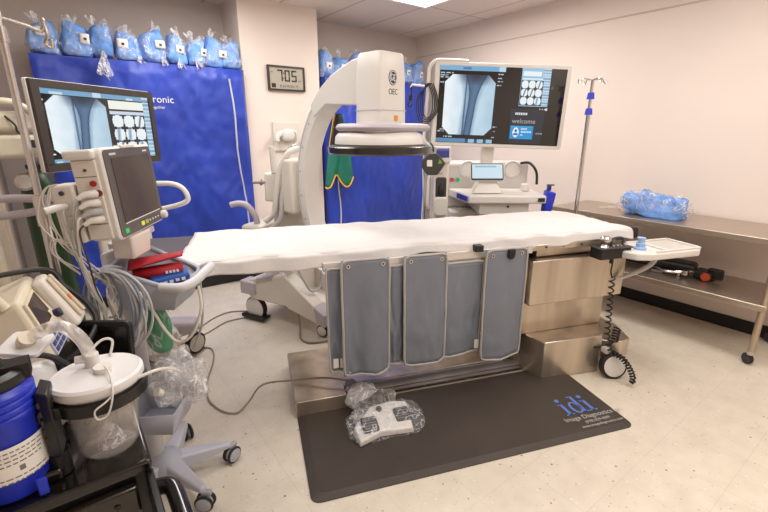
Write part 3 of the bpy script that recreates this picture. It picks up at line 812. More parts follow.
for s in (-1,):
    vs = []; fs = []
    for k in range(NA + 1):
        a = R(100) + (R(262) - R(100)) * k / NA
        for r in (RO - .022, RO - .028): vs.append((r * math.cos(a), s * (HW + .0012), r * math.sin(a)))
    for k in range(NA): fs.append((2 * k, 2 * k + 1, 2 * k + 3, 2 * k + 2))
    g.add(vs, fs)
g.build('seam_line', LILAC, arc, smooth=False)
for k in range(8):
    a = R(118 + 13.5 * k); r = RO - .045
    g = G(FC); g.cyl((r * math.cos(a), -HW, r * math.sin(a)), (r * math.cos(a), -HW - .003, r * math.sin(a)), .008, 10)
    g.build('screw', LILAC, arc)
# fairing between arc and detector body
g = G(FC)
poly = [(-.53, .50), (-.42, .597), (-.32, .656), (-.15, .713), (0, .733), (.07, .737), (.08, .73), (.08, .43), (-.085, .43), (-.09, .485), (-.38, .50), (-.50, .43)]
g.prism(poly, -HW - .006, HW + .006, Matrix.Rotation(R(90), 4, 'X')); g.build('head_fairing', WHITEP, t, bevel=.012, seg=3)
# detector body
def rq(w, h, r, z): return [(p[0], p[1], z) for p in rrect(w, h, r, 3)]
g = G(FC)
lv = [(.165, .175, .735, .03), (.175, .185, .722, .02), (.18, .195, .64, .015), (.185, .205, .40, .015), (.19, .21, .36, .02), (.20, .22, .345, .02)]
vs = []; fs = []
for a, b, z, r in lv: vs += [(p[0] + .01, p[1], z) for p in rrect(a, b, r, 3)]
q = 16
for k in range(len(lv) - 1):
    for i in range(q): fs.append((k * q + i, k * q + (i + 1) % q, (k + 1) * q + (i + 1) % q, (k + 1) * q + i))
fs += [tuple(range(q)), tuple(range((len(lv) - 1) * q, len(lv) * q))]
g.add(vs, fs); body = g.build('detector_body', WHITEP, t, ang=30)
g = G(FC); g.box(.1022, .1035, -.101, .101, .452, .456); g.box(-.08, .098, -.1032, -.102, .452, .456); g.build('seam_line', LILAC, body, smooth=False)
# emblem and lettering on the face towards the room
FE = axes(FC @ Vector((.1005, -.004, .612)), nd, (0, 0, 1), cd)
g = G(FE); g.prism([(.030 * math.cos(a * PI / 14), .036 * math.sin(a * PI / 14)) for a in range(28)], 0, .003); em = g.build('emblem', DKGREY, body, smooth=False)
g = G(FE @ Matrix.Translation((0, 0, .0035)))
g.tube([(.026 * math.cos(a * PI / 14), .031 * math.sin(a * PI / 14), 0) for a in range(28)], .0022, 5, closed=True)
g.tube(smooth_path([(-.004, .014, 0), (-.014, .016, 0), (-.017, .002, 0), (-.012, -.012, 0), (-.003, -.008, 0), (-.004, .001, 0)], 5), .0026, 5)
g.tube(smooth_path([(.016, .012, 0), (.006, .015, 0), (.004, .004, 0), (.010, .001, 0), (.003, -.006, 0), (.008, -.015, 0), (.017, -.010, 0)], 5), .0026, 5)
g.build('monogram', INKW, em)
text('OEC', .040, axes(FC @ Vector((.1018, -.036, .532)), nd, (0, 0, 1), cd), 'lettering', INK, body, sx=.85)
g = G(axes(FC @ Vector((.1032, .02, .415)), nd, (0, 0, 1), cd)); g.prism(rrect(.026, .028, .006, 3), 0, .002); g.build('warning_label', ORANGE, body, smooth=False)
# ring handle
g = G(FC @ Matrix.Translation((.0, .0, .368)))
g.tube([(p[0], p[1], 0) for p in rrect(.37, .45, .15, 9, .02, .01)], .028, 12, closed=True, flat=.72)
rh = g.build('ring_handle', LILAC, t)
g = G(FC)
for y in (-.19, .19): g.box(-.03, .07, min(y, y * .5), max(y, y * .5), .345, .385)
g.build('handle_bracket', WHITEP, rh, bevel=.006)
# flared collar and black detector face
g = G(FC @ Matrix.Translation((.01, -.012, 0)))
g.lathe([(0, .347), (.20, .347), (.225, .338), (.238, .322), (.243, .284), (.235, .277), (0, .277)], seg=40); g.build('collar', WHITEP, t)
g = G(FC @ Matrix.Translation((.01, -.012, 0)))
g.lathe([(0, .277), (.27, .277), (.281, .268), (.281, .240), (.272, .231), (.20, .227), (0, .226)], seg=44); g.build('detector_face', mat('detector_black', (36, 30, 27), .25, coat=.3), t)
# x-ray tube below the table
g = G(FC @ Matrix.Translation((0, 0, -.72)))
g.prism(rrect(.30, .32, .05, 4), 0.0, .20); g.lathe([(.13, .2), (.12, .23), (.09, .26), (0, .26)], seg=24); g.build('tube_housing', WHITEP, t, bevel=.015)
# carriage that holds the arc, horizontal arm, column, base
e = Vector((.444, -.896, 0)).normalized(); nb = Vector((-e.y, e.x, 0))
FBs = axes((1.095, 3.265, 0), e, nb, (0, 0, 1))
g = G(FC); g.box(-.86, -.729, -.10, .10, -.20, .17); g.build('carriage', CREAM, t, bevel=.02, seg=3)
g = G(); g.hexa([(1.17, 2.88, .62), (1.38, 2.80, .62), (1.46, 3.06, .62), (1.25, 3.14, .62)], [(1.18, 2.88, 1.22), (1.385, 2.80, 1.22), (1.46, 3.06, 1.22), (1.255, 3.14, 1.22)])
g.build('column', CREAM, t, bevel=.02, seg=3)
g = G(); g.cyl((1.32, 2.95, 1.08), (1.30, 2.74, 1.16), .085, 20); g.build('cross_arm', WHITEP, t, bevel=.01)
# box on the column with a small lever
g = G(); g.hexa([(1.135, 2.99, 1.03), (1.235, 2.92, 1.03), (1.31, 3.02, 1.03), (1.21, 3.09, 1.03)], [(1.14, 2.99, 1.235), (1.24, 2.92, 1.235), (1.315, 3.02, 1.235), (1.215, 3.09, 1.235)])
bx_ = g.build('brake_box', CREAM, t, bevel=.012)
g = G(); g.cyl((1.16, 2.99, 1.17), (1.075, 3.04, 1.17), .012, 10); g.cyl((1.13, 3.005, 1.17), (1.12, 3.012, 1.17), .024, 12); g.build('lever', mat('lever_grey', (150, 138, 134), .4), bx_)
g = G(); g.cyl((1.21, 2.96, 1.235), (1.205, 2.96, 1.42), .022, 12); g.build('support_post', CREAM, t)
g = G(); g.box(1.27, 1.31, 2.80, 2.83, .95, 1.04); g.build('bracket', WHITEP, t, bevel=.006)
g = G(); g.blob((1.235, 2.86, .98), .022, .022, .04, 12, 8); g.build('knob', LILAC, t)
# cable handles in loops
g = G(); g.tube(smooth_path([(1.30, 2.72, 1.41), (1.23, 2.74, 1.38), (1.185, 2.80, 1.27), (1.165, 2.84, 1.10), (1.15, 2.87, .97), (1.10, 2.92, .90)]), .022, 10); g.build('hose', WHITEP, t)
g = G(); g.tube(smooth_path([(1.285, 2.70, 1.28), (1.22, 2.76, 1.24), (1.19, 2.80, 1.08), (1.18, 2.83, .93), (1.13, 2.90, .85)]), .018, 10); g.build('hose', mat('hose_grey', (204, 198, 194), .4), t)
# steering housing with bent handle
g = G(); g.hexa([(.97, 3.10, .70), (1.09, 2.93, .70), (1.20, 2.96, .70), (1.16, 3.14, .70)], [(.975, 3.10, .86), (1.07, 2.96, .86), (1.18, 2.97, .885), (1.14, 3.12, .885)])
g.build('steering_housing', CREAM, t, bevel=.02, seg=3)
g = G(); g.tube(smooth_path([(1.08, 3.03, .86), (1.065, 3.03, .93), (1.02, 3.05, 1.005), (.975, 3.09, 1.02), (.925, 3.12, 1.01)]), .022, 10); g.build('steering_handle', LILAC, t)
# base: rear body, two legs, bumpers, wheels
g = G(FBs); g.hexa([(-.05, -.02, .19), (.36, -.02, .19), (.36, .46, .19), (-.05, .46, .19)], [(-.05, -.02, .36), (.34, -.018, .46), (.34, .46, .46), (-.05, .46, .36)]); g.build('base_body', CREAM, t, bevel=.015)
g = G(FBs); g.hexa([(.02, .10, .36), (.33, .10, .36), (.33, .40, .36), (.02, .40, .36)], [(.04, .12, .66), (.30, .12, .66), (.30, .38, .66), (.04, .38, .66)]); g.build('base_riser', CREAM, t, bevel=.02)
for y0 in (-.02, .36):
    g = G(FBs); g.hexa([(.34, y0, .18), (.70, y0, .085), (.70, y0 + .13, .085), (.34, y0 + .13, .18)], [(.30, y0, .47), (.68, y0, .18), (.68, y0 + .13, .18), (.30, y0 + .13, .47)]); lg = g.build('leg', CREAM, t, bevel=.008)
    g = G(FBs); g.hexa([(.62, y0 - .004, .115), (.71, y0 - .004, .095), (.71, y0 + .134, .095), (.62, y0 + .134, .115)], [(.60, y0 - .004, .244), (.70, y0 - .004, .182), (.70, y0 + .134, .182), (.60, y0 + .134, .244)]); g.build('bumper', LILAC, lg, bevel=.008)
g = G(FBs); g.hexa([(.34, .11, .17), (.58, .11, .12), (.58, .36, .12), (.34, .36, .17)], [(.34, .11, .25), (.58, .11, .15), (.58, .36, .15), (.34, .36, .25)]); g.build('base_shelf', CREAM, t, bevel=.004)
g = G(FBs); g.hexa([(-.12, -.045, .235), (.03, -.045, .235), (.03, .08, .235), (-.12, .08, .235)], [(-.12, -.045, .35), (.03, -.045, .35), (.03, .08, .35), (-.12, .08, .35)]); g.build('bumper', LILAC, t, bevel=.012)
g = G(FBs); g.hexa([(.05, -.04, .362), (.22, -.04, .42), (.22, .06, .42), (.05, .06, .362)], [(.05, -.04, .385), (.22, -.04, .445), (.22, .06, .445), (.05, .06, .385)]); g.build('bumper', LILAC, t, bevel=.006)
def wheel(F, x, y, r, w_, par, hub=WHITEP, big=False):
    hr_ = .92 if big else .80
    g = G(F @ axes((x, y - w_ / 2, r + .002), (1, 0, 0), (0, 0, 1), (0, -1, 0)) @ Matrix.Translation((0, 0, -w_)))
    g.lathe([(r * .6, 0), (r - .006, 0), (r, .006), (r, w_ - .006), (r - .006, w_), (r * .6, w_)], seg=26); wh = g.build('wheel', RUBBER, par)
    g = G(F @ axes((x, y - w_ / 2, r + .002), (1, 0, 0), (0, 0, 1), (0, -1, 0)) @ Matrix.Translation((0, 0, -w_)))
    g.lathe([(0, -.004), (r * hr_ * .8, -.004), (r * hr_, .0), (r * hr_, w_), (r * hr_ * .8, w_ + .004), (0, w_ + .004)], seg=24); g.build('hub_cap', hub, wh)
for y in (.02, .42): wheel(FBs, -.02, y, .10, .05, t, big=True)
for y in (.0, .42): wheel(FBs, .665, y, .05, .035, t)
g = G(FBs); g.box(-.14, .10, -.04, .05, .02, .05); g.build('cable_pusher', BLACKP, t, bevel=.006)
# hanging lead loops under the body
g = G(); g.tube(smooth_path([(1.30, 2.93, .56), (1.34, 2.86, .42), (1.385, 2.82, .33), (1.47, 2.84, .34), (1.52, 2.90, .45)]), .008, 6)
g.build('lead_loop', CABLEG, t)

# ------------------------------------------------------------------ second display on its cart (by the blue rack)
PL = Vector((-.062, 2.535, 0)); PR = Vector((.50, 3.06, 0)); dv = (PR - PL).normalized(); dn = Vector((dv.y, -dv.x, 0))
Wd = (PR - PL).length; mid = (PL + PR) / 2
t = thing('display_cart', 'rolling display cart with wide dark framed radiograph monitor and side handles', 'display cart', (mid.x + .02, mid.y + .1, 0))
roll = R(0)
FD = axes((mid.x, mid.y, 1.545), dv, Vector((0, 0, 1)), dn) @ Matrix.Rotation(roll, 4, 'Z')
HH = .408
g = G(FD); g.prism(rrect(Wd + .006, HH + .008, .01, 3), -.035, -.0125); g.build('rear_shell', WHITEP, t, bevel=.004)
g = G(FD); bz = .033
for x0, x1, y0, y1 in ((-Wd / 2, Wd / 2, HH / 2 - bz, HH / 2), (-Wd / 2, Wd / 2, -HH / 2, -HH / 2 + bz * 1.15), (-Wd / 2, -Wd / 2 + bz * 1.2, -HH / 2 + bz, HH / 2 - bz), (Wd / 2 - bz, Wd / 2, -HH / 2 + bz, HH / 2 - bz)):
    g.box(x0, x1, y0, y1, -.012, .006)
g.build('bezel', BEZEL, t, smooth=False)
sw, shh = Wd - 2.2 * bz, HH - 2.1 * bz
G(FD).box(-sw / 2, sw / 2, -shh / 2, shh / 2, -.011, -.002).build('screen', GLOSSB, t, smooth=False)
def sc_in(par, F, x0, x1, y0, y1, fn, nx, ny, W_, H_, name):
    """picture on part of a screen given in 0..1 screen coordinates"""
    return picture(F @ Matrix.Translation(((x0 + x1 - 1) / 2 * W_, (y0 + y1 - 1) / 2 * H_, .0006)), (x1 - x0) * W_, (y1 - y0) * H_, fn, nx, ny, name, par)
def flat(c): return lambda u, v: c
def menu(u, v):
    return (120, 170, 205) if nz(int(u * 12) * 3.3, int(v * 2) * 5) < .18 else (200, 222, 236)
def side(u, v):
    return mixc((170, 205, 228), (118, 165, 200), .5 + .5 * math.sin(int(v * 14) * 2.1)) if (v * 14) % 1 < .75 else (205, 225, 238)
scr = [o for o in t.children if o.name.startswith('screen')][0]
Fs = FD @ Matrix.Translation((0, 0, -.002))
sc_in(scr, Fs, 0, 1, .93, 1, menu, 40, 2, sw, shh, 'menu_bar')
sc_in(scr, Fs, .03, .53, .08, .92, xray, 50, 54, sw, shh, 'radiograph')
sc_in(scr, Fs, .0, .45, .0, .06, menu, 30, 2, sw, shh, 'status_bar')
sc_in(scr, Fs, .56, .93, .78, .91, flat((245, 247, 240)), 4, 3, sw, shh, 'text_field')
sc_in(scr, Fs, .56, .93, .70, .75, flat((205, 222, 235)), 4, 2, sw, shh, 'text_field')
sc_in(scr, Fs, .93, 1, .0, .92, side, 4, 42, sw, shh, 'side_menu')
sc_in(scr, Fs, .56, .93, .06, .70, flat((24, 30, 38)), 2, 2, sw, shh, 'thumbnail_panel')
Ft = Fs @ Matrix.Translation((0, 0, .0006))
for r_ in range(3):
    for c_ in range(3):
        x = .575 + c_ * .118; y = .50 - r_ * .21
        sc_in(scr, Ft, x, x + .11, y, y + .19, thumb_kind((0, 0, 1, 2, 2, 0, 1, 0, 2)[r_ * 3 + c_]), 14, 14, sw, shh, 'thumbnail')
sc_in(scr, Fs, .005, .022, .84, .86, flat((220, 230, 240)), 3, 1, sw, shh, 'caption')
sc_in(scr, Fs, .005, .035, .12, .14, flat((220, 230, 240)), 3, 1, sw, shh, 'caption')
# stand
bp_ = mid - dn * .10
g = G(); g.box(bp_.x - .05, bp_.x + .05, bp_.y - .04, bp_.y + .04, .30, 1.60); g.build('upright', CREAM, t, bevel=.012)
g = G(FD); g.box(-.10, .10, -.10, .08, -.10, -.05); g.build('monitor_mount', CREAM, t, bevel=.01)
g = G(); g.box(bp_.x - .06, bp_.x + .20, bp_.y - .12, bp_.y + .25, .30, 1.02); g.build('cabinet', CREAM, t, bevel=.03, seg=3)
# long handles at both sides
g = G(); g.tube(smooth_path([(-.34, 2.99, 1.185), (-.22, 2.90, 1.19), (-.09, 2.80, 1.19), (.05, 2.86, 1.19)]), .021, 10); g.build('handle', LILAC, t)
g = G(); g.tube(smooth_path([(-.36, 3.0, 1.09), (-.2, 2.90, 1.11), (-.09, 2.82, 1.14), (.05, 2.86, 1.15)]), .021, 10); g.build('handle', LILAC, t)
g = G(); g.tube(smooth_path([(.20, 2.62, 1.262), (.36, 2.50, 1.264), (.43, 2.44, 1.264), (.472, 2.40, 1.245), (.492, 2.38, 1.20), (.48, 2.39, 1.17), (.42, 2.44, 1.145), (.34, 2.50, 1.13), (.2, 2.62, 1.13)]), .013, 10); g.build('handle', WHITEP, t)
for s in (-1, 1):
    c = bp_ + dv * .30 * s
    g = G(); g.hexa([(c.x - .06, c.y - .28, .17), (c.x + .06, c.y - .28, .17), (c.x + .06, c.y + .3, .17), (c.x - .06, c.y + .3, .17)], [(c.x - .06, c.y - .28, .25), (c.x + .06, c.y - .28, .25), (c.x + .06, c.y + .3, .30), (c.x - .06, c.y + .3, .30)])
    g.build('base_leg', CREAM, t, bevel=.02)
g = G(); g.box(bp_.x - .26, bp_.x + .26, bp_.y - .1, bp_.y + .14, .17, .30); g.build('base_body', CREAM, t, bevel=.02)
g = G(); g.hexa([(.36, 2.97, .19), (.53, 2.86, .19), (.59, 2.97, .19), (.42, 3.08, .19)], [(.36, 2.97, .29), (.53, 2.86, .29), (.59, 2.97, .29), (.42, 3.08, .29)]); g.build('bumper', LILAC, t, bevel=.03, seg=3)
FW = axes((.53, 3.03, 0), Vector((.85, .52, 0)), Vector((-.52, .85, 0)), (0, 0, 1))
wheel(frame((.542, 2.99, 0), R(28)), 0, 0, .078, .04, t, hub=CREAM)
wheel(frame((.30, 3.0, 0), R(-20)), 0, 0, .08, .045, t)
wheel(frame((-.05, 2.75, 0), R(-20)), 0, 0, .08, .045, t)

# ------------------------------------------------------------------ viewing workstation: cart with large split display
rr = Vector((math.cos(R(36.5)), -math.sin(R(36.5)), 0)); ff = Vector((math.sin(R(36.5)), math.cos(R(36.5)), 0))
t = thing('workstation_cart', 'white workstation cart with large split-screen display on a post', 'workstation', (2.95, 2.55, 0))
def wsf(r_, f_, z): return rr * r_ + ff * f_ + Vector((0, 0, z))
FK0 = axes((0, 0, 0), rr, ff, (0, 0, 1)); FK = FK0 @ Matrix.Translation((.075, 0, 0))
g = G(FK); g.box(.50, 1.16, 3.62, 4.10, .12, .86); cb = g.build('cabinet', WHITEP, t, bevel=.02)
g = G(FK); g.prism(rrect(.76, .50, .03, 4, .86, 3.86), .05, .12); g.build('base', LILAC, t, bevel=.01)
for x in (.56, 1.12):
    for y in (3.66, 4.04): wheel(FK, x, y, .045, .03, t)
g = G(FK); g.box(.46, 1.20, 3.80, 4.08, .86, 1.26); g.build('rear_console', mat('console_grey', (198, 192, 188), .45), t, bevel=.03, seg=3)
g = G(FK); g.hexa([(.60, 3.37, .965), (1.22, 3.37, .965), (1.22, 3.80, .965), (.50, 3.80, .965)], [(.60, 3.37, 1.03), (1.22, 3.37, 1.03), (1.22, 3.80, 1.035), (.50, 3.80, 1.035)]); g.build('desk_top', WHITEP, t, bevel=.012)
g = G(FK); g.hexa([(.580, 3.38, .985), (.590, 3.385, .985), (.545, 3.57, .985), (.535, 3.57, .985)], [(.580, 3.38, 1.022), (.590, 3.385, 1.022), (.545, 3.57, 1.026), (.535, 3.57, 1.026)]); g.build('corner_strip', BLUEP, t, smooth=False)
g = G(FK); g.box(1.15, 1.205, 3.362, 3.371, .982, 1.012); g.build('corner_handle', BLACKP, t, bevel=.003)
g = G(FK); g.box(.70, 1.10, 3.42, 3.80, .868, .962); dw = g.build('drawer', WHITEP, t, bevel=.006)
g = G(FK); g.cyl((.93, 3.42, .935), (.93, 3.413, .935), .01, 12); g.build('lock', DKGREY, dw)
g = G(FK); g.box(.76, 1.12, 3.44, 3.62, .80, .86); g.build('keyboard_shelf', mat('tan_shelf', (176, 138, 104), .5), t, bevel=.004)
for x, z in ((.66, 1.20), (1.05, 1.20)):
    g = G(FK @ axes((x, 3.798, z), (1, 0, 0), (0, 0, 1), (0, -1, 0))); g.lathe([(.062, .0), (.066, .008), (.07, .01), (.075, .004), (.075, 0)], seg=28); g.lathe([(0, .012), (.06, .006), (.062, 0)], seg=28); g.build('speaker', WHITEP, t)
for x, m_ in ((.525, mat('stop_red', (196, 70, 70), .5)), (.575, mat('lamp_green', (20, 150, 70), .4, emis=.4))):
    g = G(FK); g.cyl((x, 3.80, 1.11), (x, 3.785, 1.11), .018, 14); g.build('indicator', m_, t)
g = G(FK); g.cyl((1.12, 3.62, 1.036), (1.12, 3.62, 1.095), .034, 16); g.build('trackball', WHITEP, t, bevel=.006)
g = G(FK); g.tube(smooth_path([(1.10, 3.74, 1.255), (1.17, 3.72, 1.26), (1.23, 3.70, 1.19), (1.245, 3.70, 1.08)]), .011, 8); g.build('hand_rail', BLACKP, t)
# tablet panel
up = (Vector((0, 0, 1)) * .94 + ff * .34).normalized(); fn_ = rr.cross(up).normalized()
FT = axes(wsf(.838, 3.50, 1.205), rr, up, fn_)
g = G(FT); g.prism(rrect(.275, .15, .015, 3), -.022, -.002); tb = g.build('touch_panel', WHITEP, t, bevel=.004)
g = G(FT); g.prism(rrect(.262, .138, .010, 3), -.001, .002); g.build('panel_frame', BLACKP, tb, smooth=False)
def tabfn(u, v):
    if .8 < v < .9 and .1 < u < .8: return (150, 185, 205)
    if (v * 9) % 1 < .2 and .1 < u < .9 and .15 < v < .75: return (178, 206, 222)
    return (204, 228, 240)
picture(FT @ Matrix.Translation((0, .004, .003)), .246, .116, tabfn, 30, 18, 'panel_picture', tb)
g = G(FK); g.hexa([(.64, 3.46, 1.036), (.89, 3.46, 1.036), (.86, 3.66, 1.036), (.67, 3.66, 1.036)], [(.72, 3.52, 1.14), (.84, 3.52, 1.14), (.84, 3.62, 1.16), (.72, 3.62, 1.16)]); g.build('panel_stand', WHITEP, t, bevel=.006)
# post and display
g = G(FK); g.box(.755, .855, 3.70, 3.76, 1.2, 1.55); g.build('display_post', CREAM, t, bevel=.006)
TVW, TVH = 1.005, .585
FV = axes(wsf(.936, 3.62, 1.712), rr, (0, 0, 1), -ff) @ Matrix.Rotation(R(-2.0), 4, 'Z')
g = G(FV); g.prism(rrect(TVW + .07, TVH + .055, .02, 4), -.055, -.006); tv = g.build('display_shell', WHITEP, t, bevel=.006)
g = G(FV); g.box(-TVW / 2, TVW / 2, -TVH / 2, TVH / 2, -.007, -.003); scr = g.build('screen', GLOSSB, tv, smooth=False)
WM[scr] = WM[t]
Fv = FV @ Matrix.Translation((0, 0, -.003))
# pictures belong to the display shell (thing > part > sub-part)
def V(x0, x1, y0, y1, fn, nx, ny, name): return sc_in(tv, Fv, x0, x1, y0, y1, fn, nx, ny, TVW, TVH, name)
V(0, .515, .94, 1, lambda u, v: (64, 120, 165) if .35 < u < .48 and .3 < v < .7 else ((190, 220, 238) if u > .9 else (116, 172, 212)), 40, 4, 'menu_bar')
V(.045, .445, .10, .90, xray, 66, 78, 'radiograph')
V(0, .24, .005, .06, flat((92, 140, 178)), 2, 1, 'status_bar')
V(.24, .46, .005, .055, lambda u, v: (150, 195, 220) if int(u * 9) % 3 else (40, 80, 120), 18, 2, 'status_bar')
for x, y, w_ in ((.006, .90, .10), (.006, .87, .06), (.006, .845, .07), (.006, .78, .035), (.01, .17, .05), (.01, .145, .05), (.46, .90, .04), (.46, .85, .03), (.46, .81, .04), (.455, .76, .035), (.455, .22, .03), (.46, .16, .02), (.45, .08, .03), (.06, .075, .07)):
    V(x, x + w_, y, y + .014, lambda u, v: (190, 205, 220) if nz(u * 17 + x * 50, y * 40) > -.1 else (40, 44, 50), 9, 1, 'caption')
V(.645, .875, .515, 1.0, lambda u, v: side(u, v) if u > .74 else (150, 196, 226), 30, 42, 'browser_window')
Fv = FV @ Matrix.Translation((0, 0, -.002))
V(.648, .822, .525, .845, flat((30, 42, 54)), 2, 2, 'thumbnail_panel')
V(.655, .80, .90, .96, flat((236, 244, 248)), 2, 1, 'text_field')
V(.655, .815, .855, .875, flat((226, 238, 244)), 2, 1, 'text_field')
Fv = FV @ Matrix.Translation((0, 0, -.0014))
for r_ in range(3):
    for c_ in range(3):
        x = .652 + c_ * .056; y = .745 - r_ * .105
        V(x, x + .052, y, y + .098, thumb_kind((0, 0, 1, 1, 1, 0, 0, 0, 2)[r_ * 3 + c_]), 12, 12, 'thumbnail')
V(.585, .86, .02, .48, flat((42, 42, 50)), 2, 2, 'welcome_window')
Fv = FV @ Matrix.Translation((0, 0, -.001))
V(.60, .785, .08, .255, lambda u, v: (24, 150, 216) if v < .85 else (40, 165, 225), 12, 8, 'login_tile')
for x in (.815, .835, .852): V(x, x + .008, .475, .49, flat((210, 214, 220)), 1, 1, 'icon')
V(.862, .878, .465, .497, flat((225, 228, 232)), 2, 2, 'icon')
V(.81, .86, .15, .17, lambda u, v: (150, 155, 165) if nz(u * 19, 3) > -.1 else (60, 60, 70), 9, 1, 'caption')
Fv = FV @ Matrix.Translation((0, 0, -.0003))
V(.62, .672, .10, .235, lambda u, v: (232, 244, 250) if (u - .5) ** 2 + (v - .5) ** 2 < .23 else None, 14, 14, 'user_icon')
LITW = mat('lit_white', (235, 238, 242), .5, emis=.7, var=0)
LITG = mat('lit_grey', (150, 152, 160), .5, emis=.4, var=0)
def VT(x, y, txt, sz, m_): text(txt, sz, FV @ Matrix.Translation(((x - .5) * TVW, (y - .5) * TVH, .0003)), 'lettering', m_, tv, ext=.0003)
VT(.607, .29, 'welcome', .052, LITG)
Fv = FV @ Matrix.Translation((0, 0, .0002))
for x, y, w_, h_ in ((.622, .40, .10, .03), (.685, .205, .05, .022), (.685, .165, .085, .022), (.685, .125, .02, .018)):
    V(x, x + w_, y, y + h_, lambda u, v: (232, 238, 244) if int(u * 21) % 3 else None, 21, 1, 'caption')
g = G(FV @ Matrix.Translation(((.646 - .5) * TVW, (.168 - .5) * TVH, .0005)))
g.prism([(.010 * math.cos(a * PI / 8), .012 + .012 * math.sin(a * PI / 8)) for a in range(16)], 0, .0006); g.prism([(-.02, -.022), (.02, -.022), (.016, -.006), (-.016, -.006)], 0, .0006)
g.build('user_figure', mat('lit_navy', (30, 80, 150), .5, emis=.3), tv, smooth=False)
# tube frame on the display's near edge
g = G(FV); hx = -TVW / 2 - .085
g.tube(smooth_path([(-TVW / 2 + .22, TVH / 2 + .035, -.02), (-TVW / 2 + .05, TVH / 2 + .037, -.02), (hx + .05, TVH / 2 + .03, -.02), (hx + .005, TVH / 2 - .02, -.02), (hx, TVH / 2 - .1, -.02), (hx - .01, -TVH / 2 + .1, -.02), (hx - .005, -TVH / 2 + .01, -.02), (hx + .05, -TVH / 2 - .035, -.02), (-TVW / 2 + .05, -TVH / 2 - .038, -.02)], 6), .014, 10)
g.build('frame_tube', WHITEP, t)
g = G(FV); g.tube([(hx, .13, -.02), (hx - .13, .14, -.02), (hx - .14, .12, -.01)], .009, 8); hk = g.build('cable_hook', WHITEP, t)

t = thing('cable_bundle', 'black cable bundle hanging from the hook beside the large display', 'cable', (2.45, 2.67, 1.7))
g = G(FV)
for k in range(4):
    o_ = k * .013
    g.tube(smooth_path([(hx + .055 - .075 + o_, .155, -.0), (hx + .055 - .095 - o_, .05, .0), (hx + .055 - .085 - o_, -.07 - o_, .004), (hx + .055 - .05, -.11 - o_, .006), (hx + .055 - .015 + o_, -.06, .004), (hx + .055 - .02 + o_, .06, 0), (hx + .055 - .06 + o_, .155, -.0)], 6), .0042, 6)
g.build('cable_loops', CABLEB, t)
t = thing('hanging_clip', 'small dark clip hanging from the white hook end', 'clip', (2.33, 2.75, 1.7))
g = G(FV); g.tube(smooth_path([(hx - .135, .125, -.008), (hx - .13, .07, -.008), (hx - .145, .02, -.008)], 5), .006, 6); g.box(hx - .152, hx - .125, .02, .06, -.014, -.002); g.tube(smooth_path([(hx - .14, .02, -.008), (hx - .155, -.01, -.008), (hx - .135, -.03, -.008), (hx - .122, -.005, -.008)], 4), .005, 6)
g.build('clip_body', BLACKP, t)

FK = FK0 @ Matrix.Translation((.070, 0, 0))
# upright tower with handset niche
t = thing('console_tower', 'tall grey equipment tower with small display and recessed handset beside the workstation', 'equipment tower', (2.46, 2.45, 0))
g = G(FK); g.box(.325, .445, 3.40, 3.62, .04, 1.30); g.build('tower_body', CREAM, t, bevel=.02, seg=3)
g = G(FK); g.prism(rrect(.22, .32, .04, 3, .385, 3.51), .0, .04); g.build('foot', LILAC, t, bevel=.006)
g = G(FK); g.box(.318, .452, 3.375, 3.40, 1.285, 1.41); tp = g.build('head_panel', CREAM, t, bevel=.015, seg=3)
picture(FK @ axes((.385, 3.3738, 1.36), (1, 0, 0), (0, 0, 1), (0, -1, 0)), .10, .07, lambda u, v: (52, 56, 120) if v < .85 else (90, 98, 160), 6, 4, 'small_display', tp)
g = G(FK); g.prism(rrect(.085, .165, .02, 4, .383, 1.09), 0, .004, axes((0, 3.3985, 0), (1, 0, 0), (0, 0, 1), (0, -1, 0))); g.build('niche', DKGREY, t, smooth=False)
g = G(FK); g.blob((.385, 3.385, 1.06), .025, .018, .06, 12, 8); g.build('handset', BLACKP, t)
g = G(FK); g.prism(rrect(.105, .15, .03, 4, .385, .945), 0, .05, axes((0, 3.40, 0), (1, 0, 0), (0, 0, 1), (0, -1, 0))); g.build('holder_cup', WHITEP, t, bevel=.01)
text('LG', .022, FK @ axes((.365, 3.3975, 1.195), (1, 0, 0), (0, 0, 1), (0, -1, 0)), 'lettering', INK, t)
g = G(FK); g.tube(smooth_path([(.30, 3.44, 1.17), (.285, 3.43, 1.15), (.283, 3.43, .95), (.30, 3.44, .92)], 5), .012, 8); g.build('side_handle', WHITEP, t)
g = G(FK); g.cyl((.265, 3.47, .0), (.265, 3.47, 1.35), .014, 10); g.build('post', CHROME, t)
g = G(FK); g.box(.25, .33, 3.45, 3.49, 1.27, 1.31); g.build('post_bracket', CREAM, t, bevel=.004)
FK = FK0 @ Matrix.Translation((.065, 0, 0))
t = thing('hand_remote', 'dark hexagonal hand remote with green light hung below the display frame', 'hand remote', (2.27, 2.43, 1.29))
g = G(FK @ axes((.315, 3.33, 1.285), (1, 0, 0), (0, 0, 1), (0, -1, 0)))
g.prism([(-.088, .03), (-.045, .075), (.03, .078), (.088, .0), (.03, -.085), (-.05, -.085), (-.09, -.03)], 0, .045); hr = g.build('remote_body', mat('remote_dark', (58, 58, 54), .4), t, bevel=.01)
g = G(FK @ axes((.315, 3.33, 1.285), (1, 0, 0), (0, 0, 1), (0, -1, 0))); g.box(-.055, -.015, -.02, .028, .045, .052); g.build('button', PAPER, hr, bevel=.004)
g = G(FK @ axes((.315, 3.33, 1.285), (1, 0, 0), (0, 0, 1), (0, -1, 0))); g.prism([(.028, .0), (.062, .004), (.04, .036)], .045, .049); g.build('indicator', mat('remote_green', (96, 150, 60), .4, emis=.2), hr, smooth=False)
g = G(FK); g.tube(smooth_path([(.315, 3.345, 1.37), (.31, 3.37, 1.41), (.30, 3.45, 1.43)], 4), .008, 6); g.build('strap', BLACKP, hr)

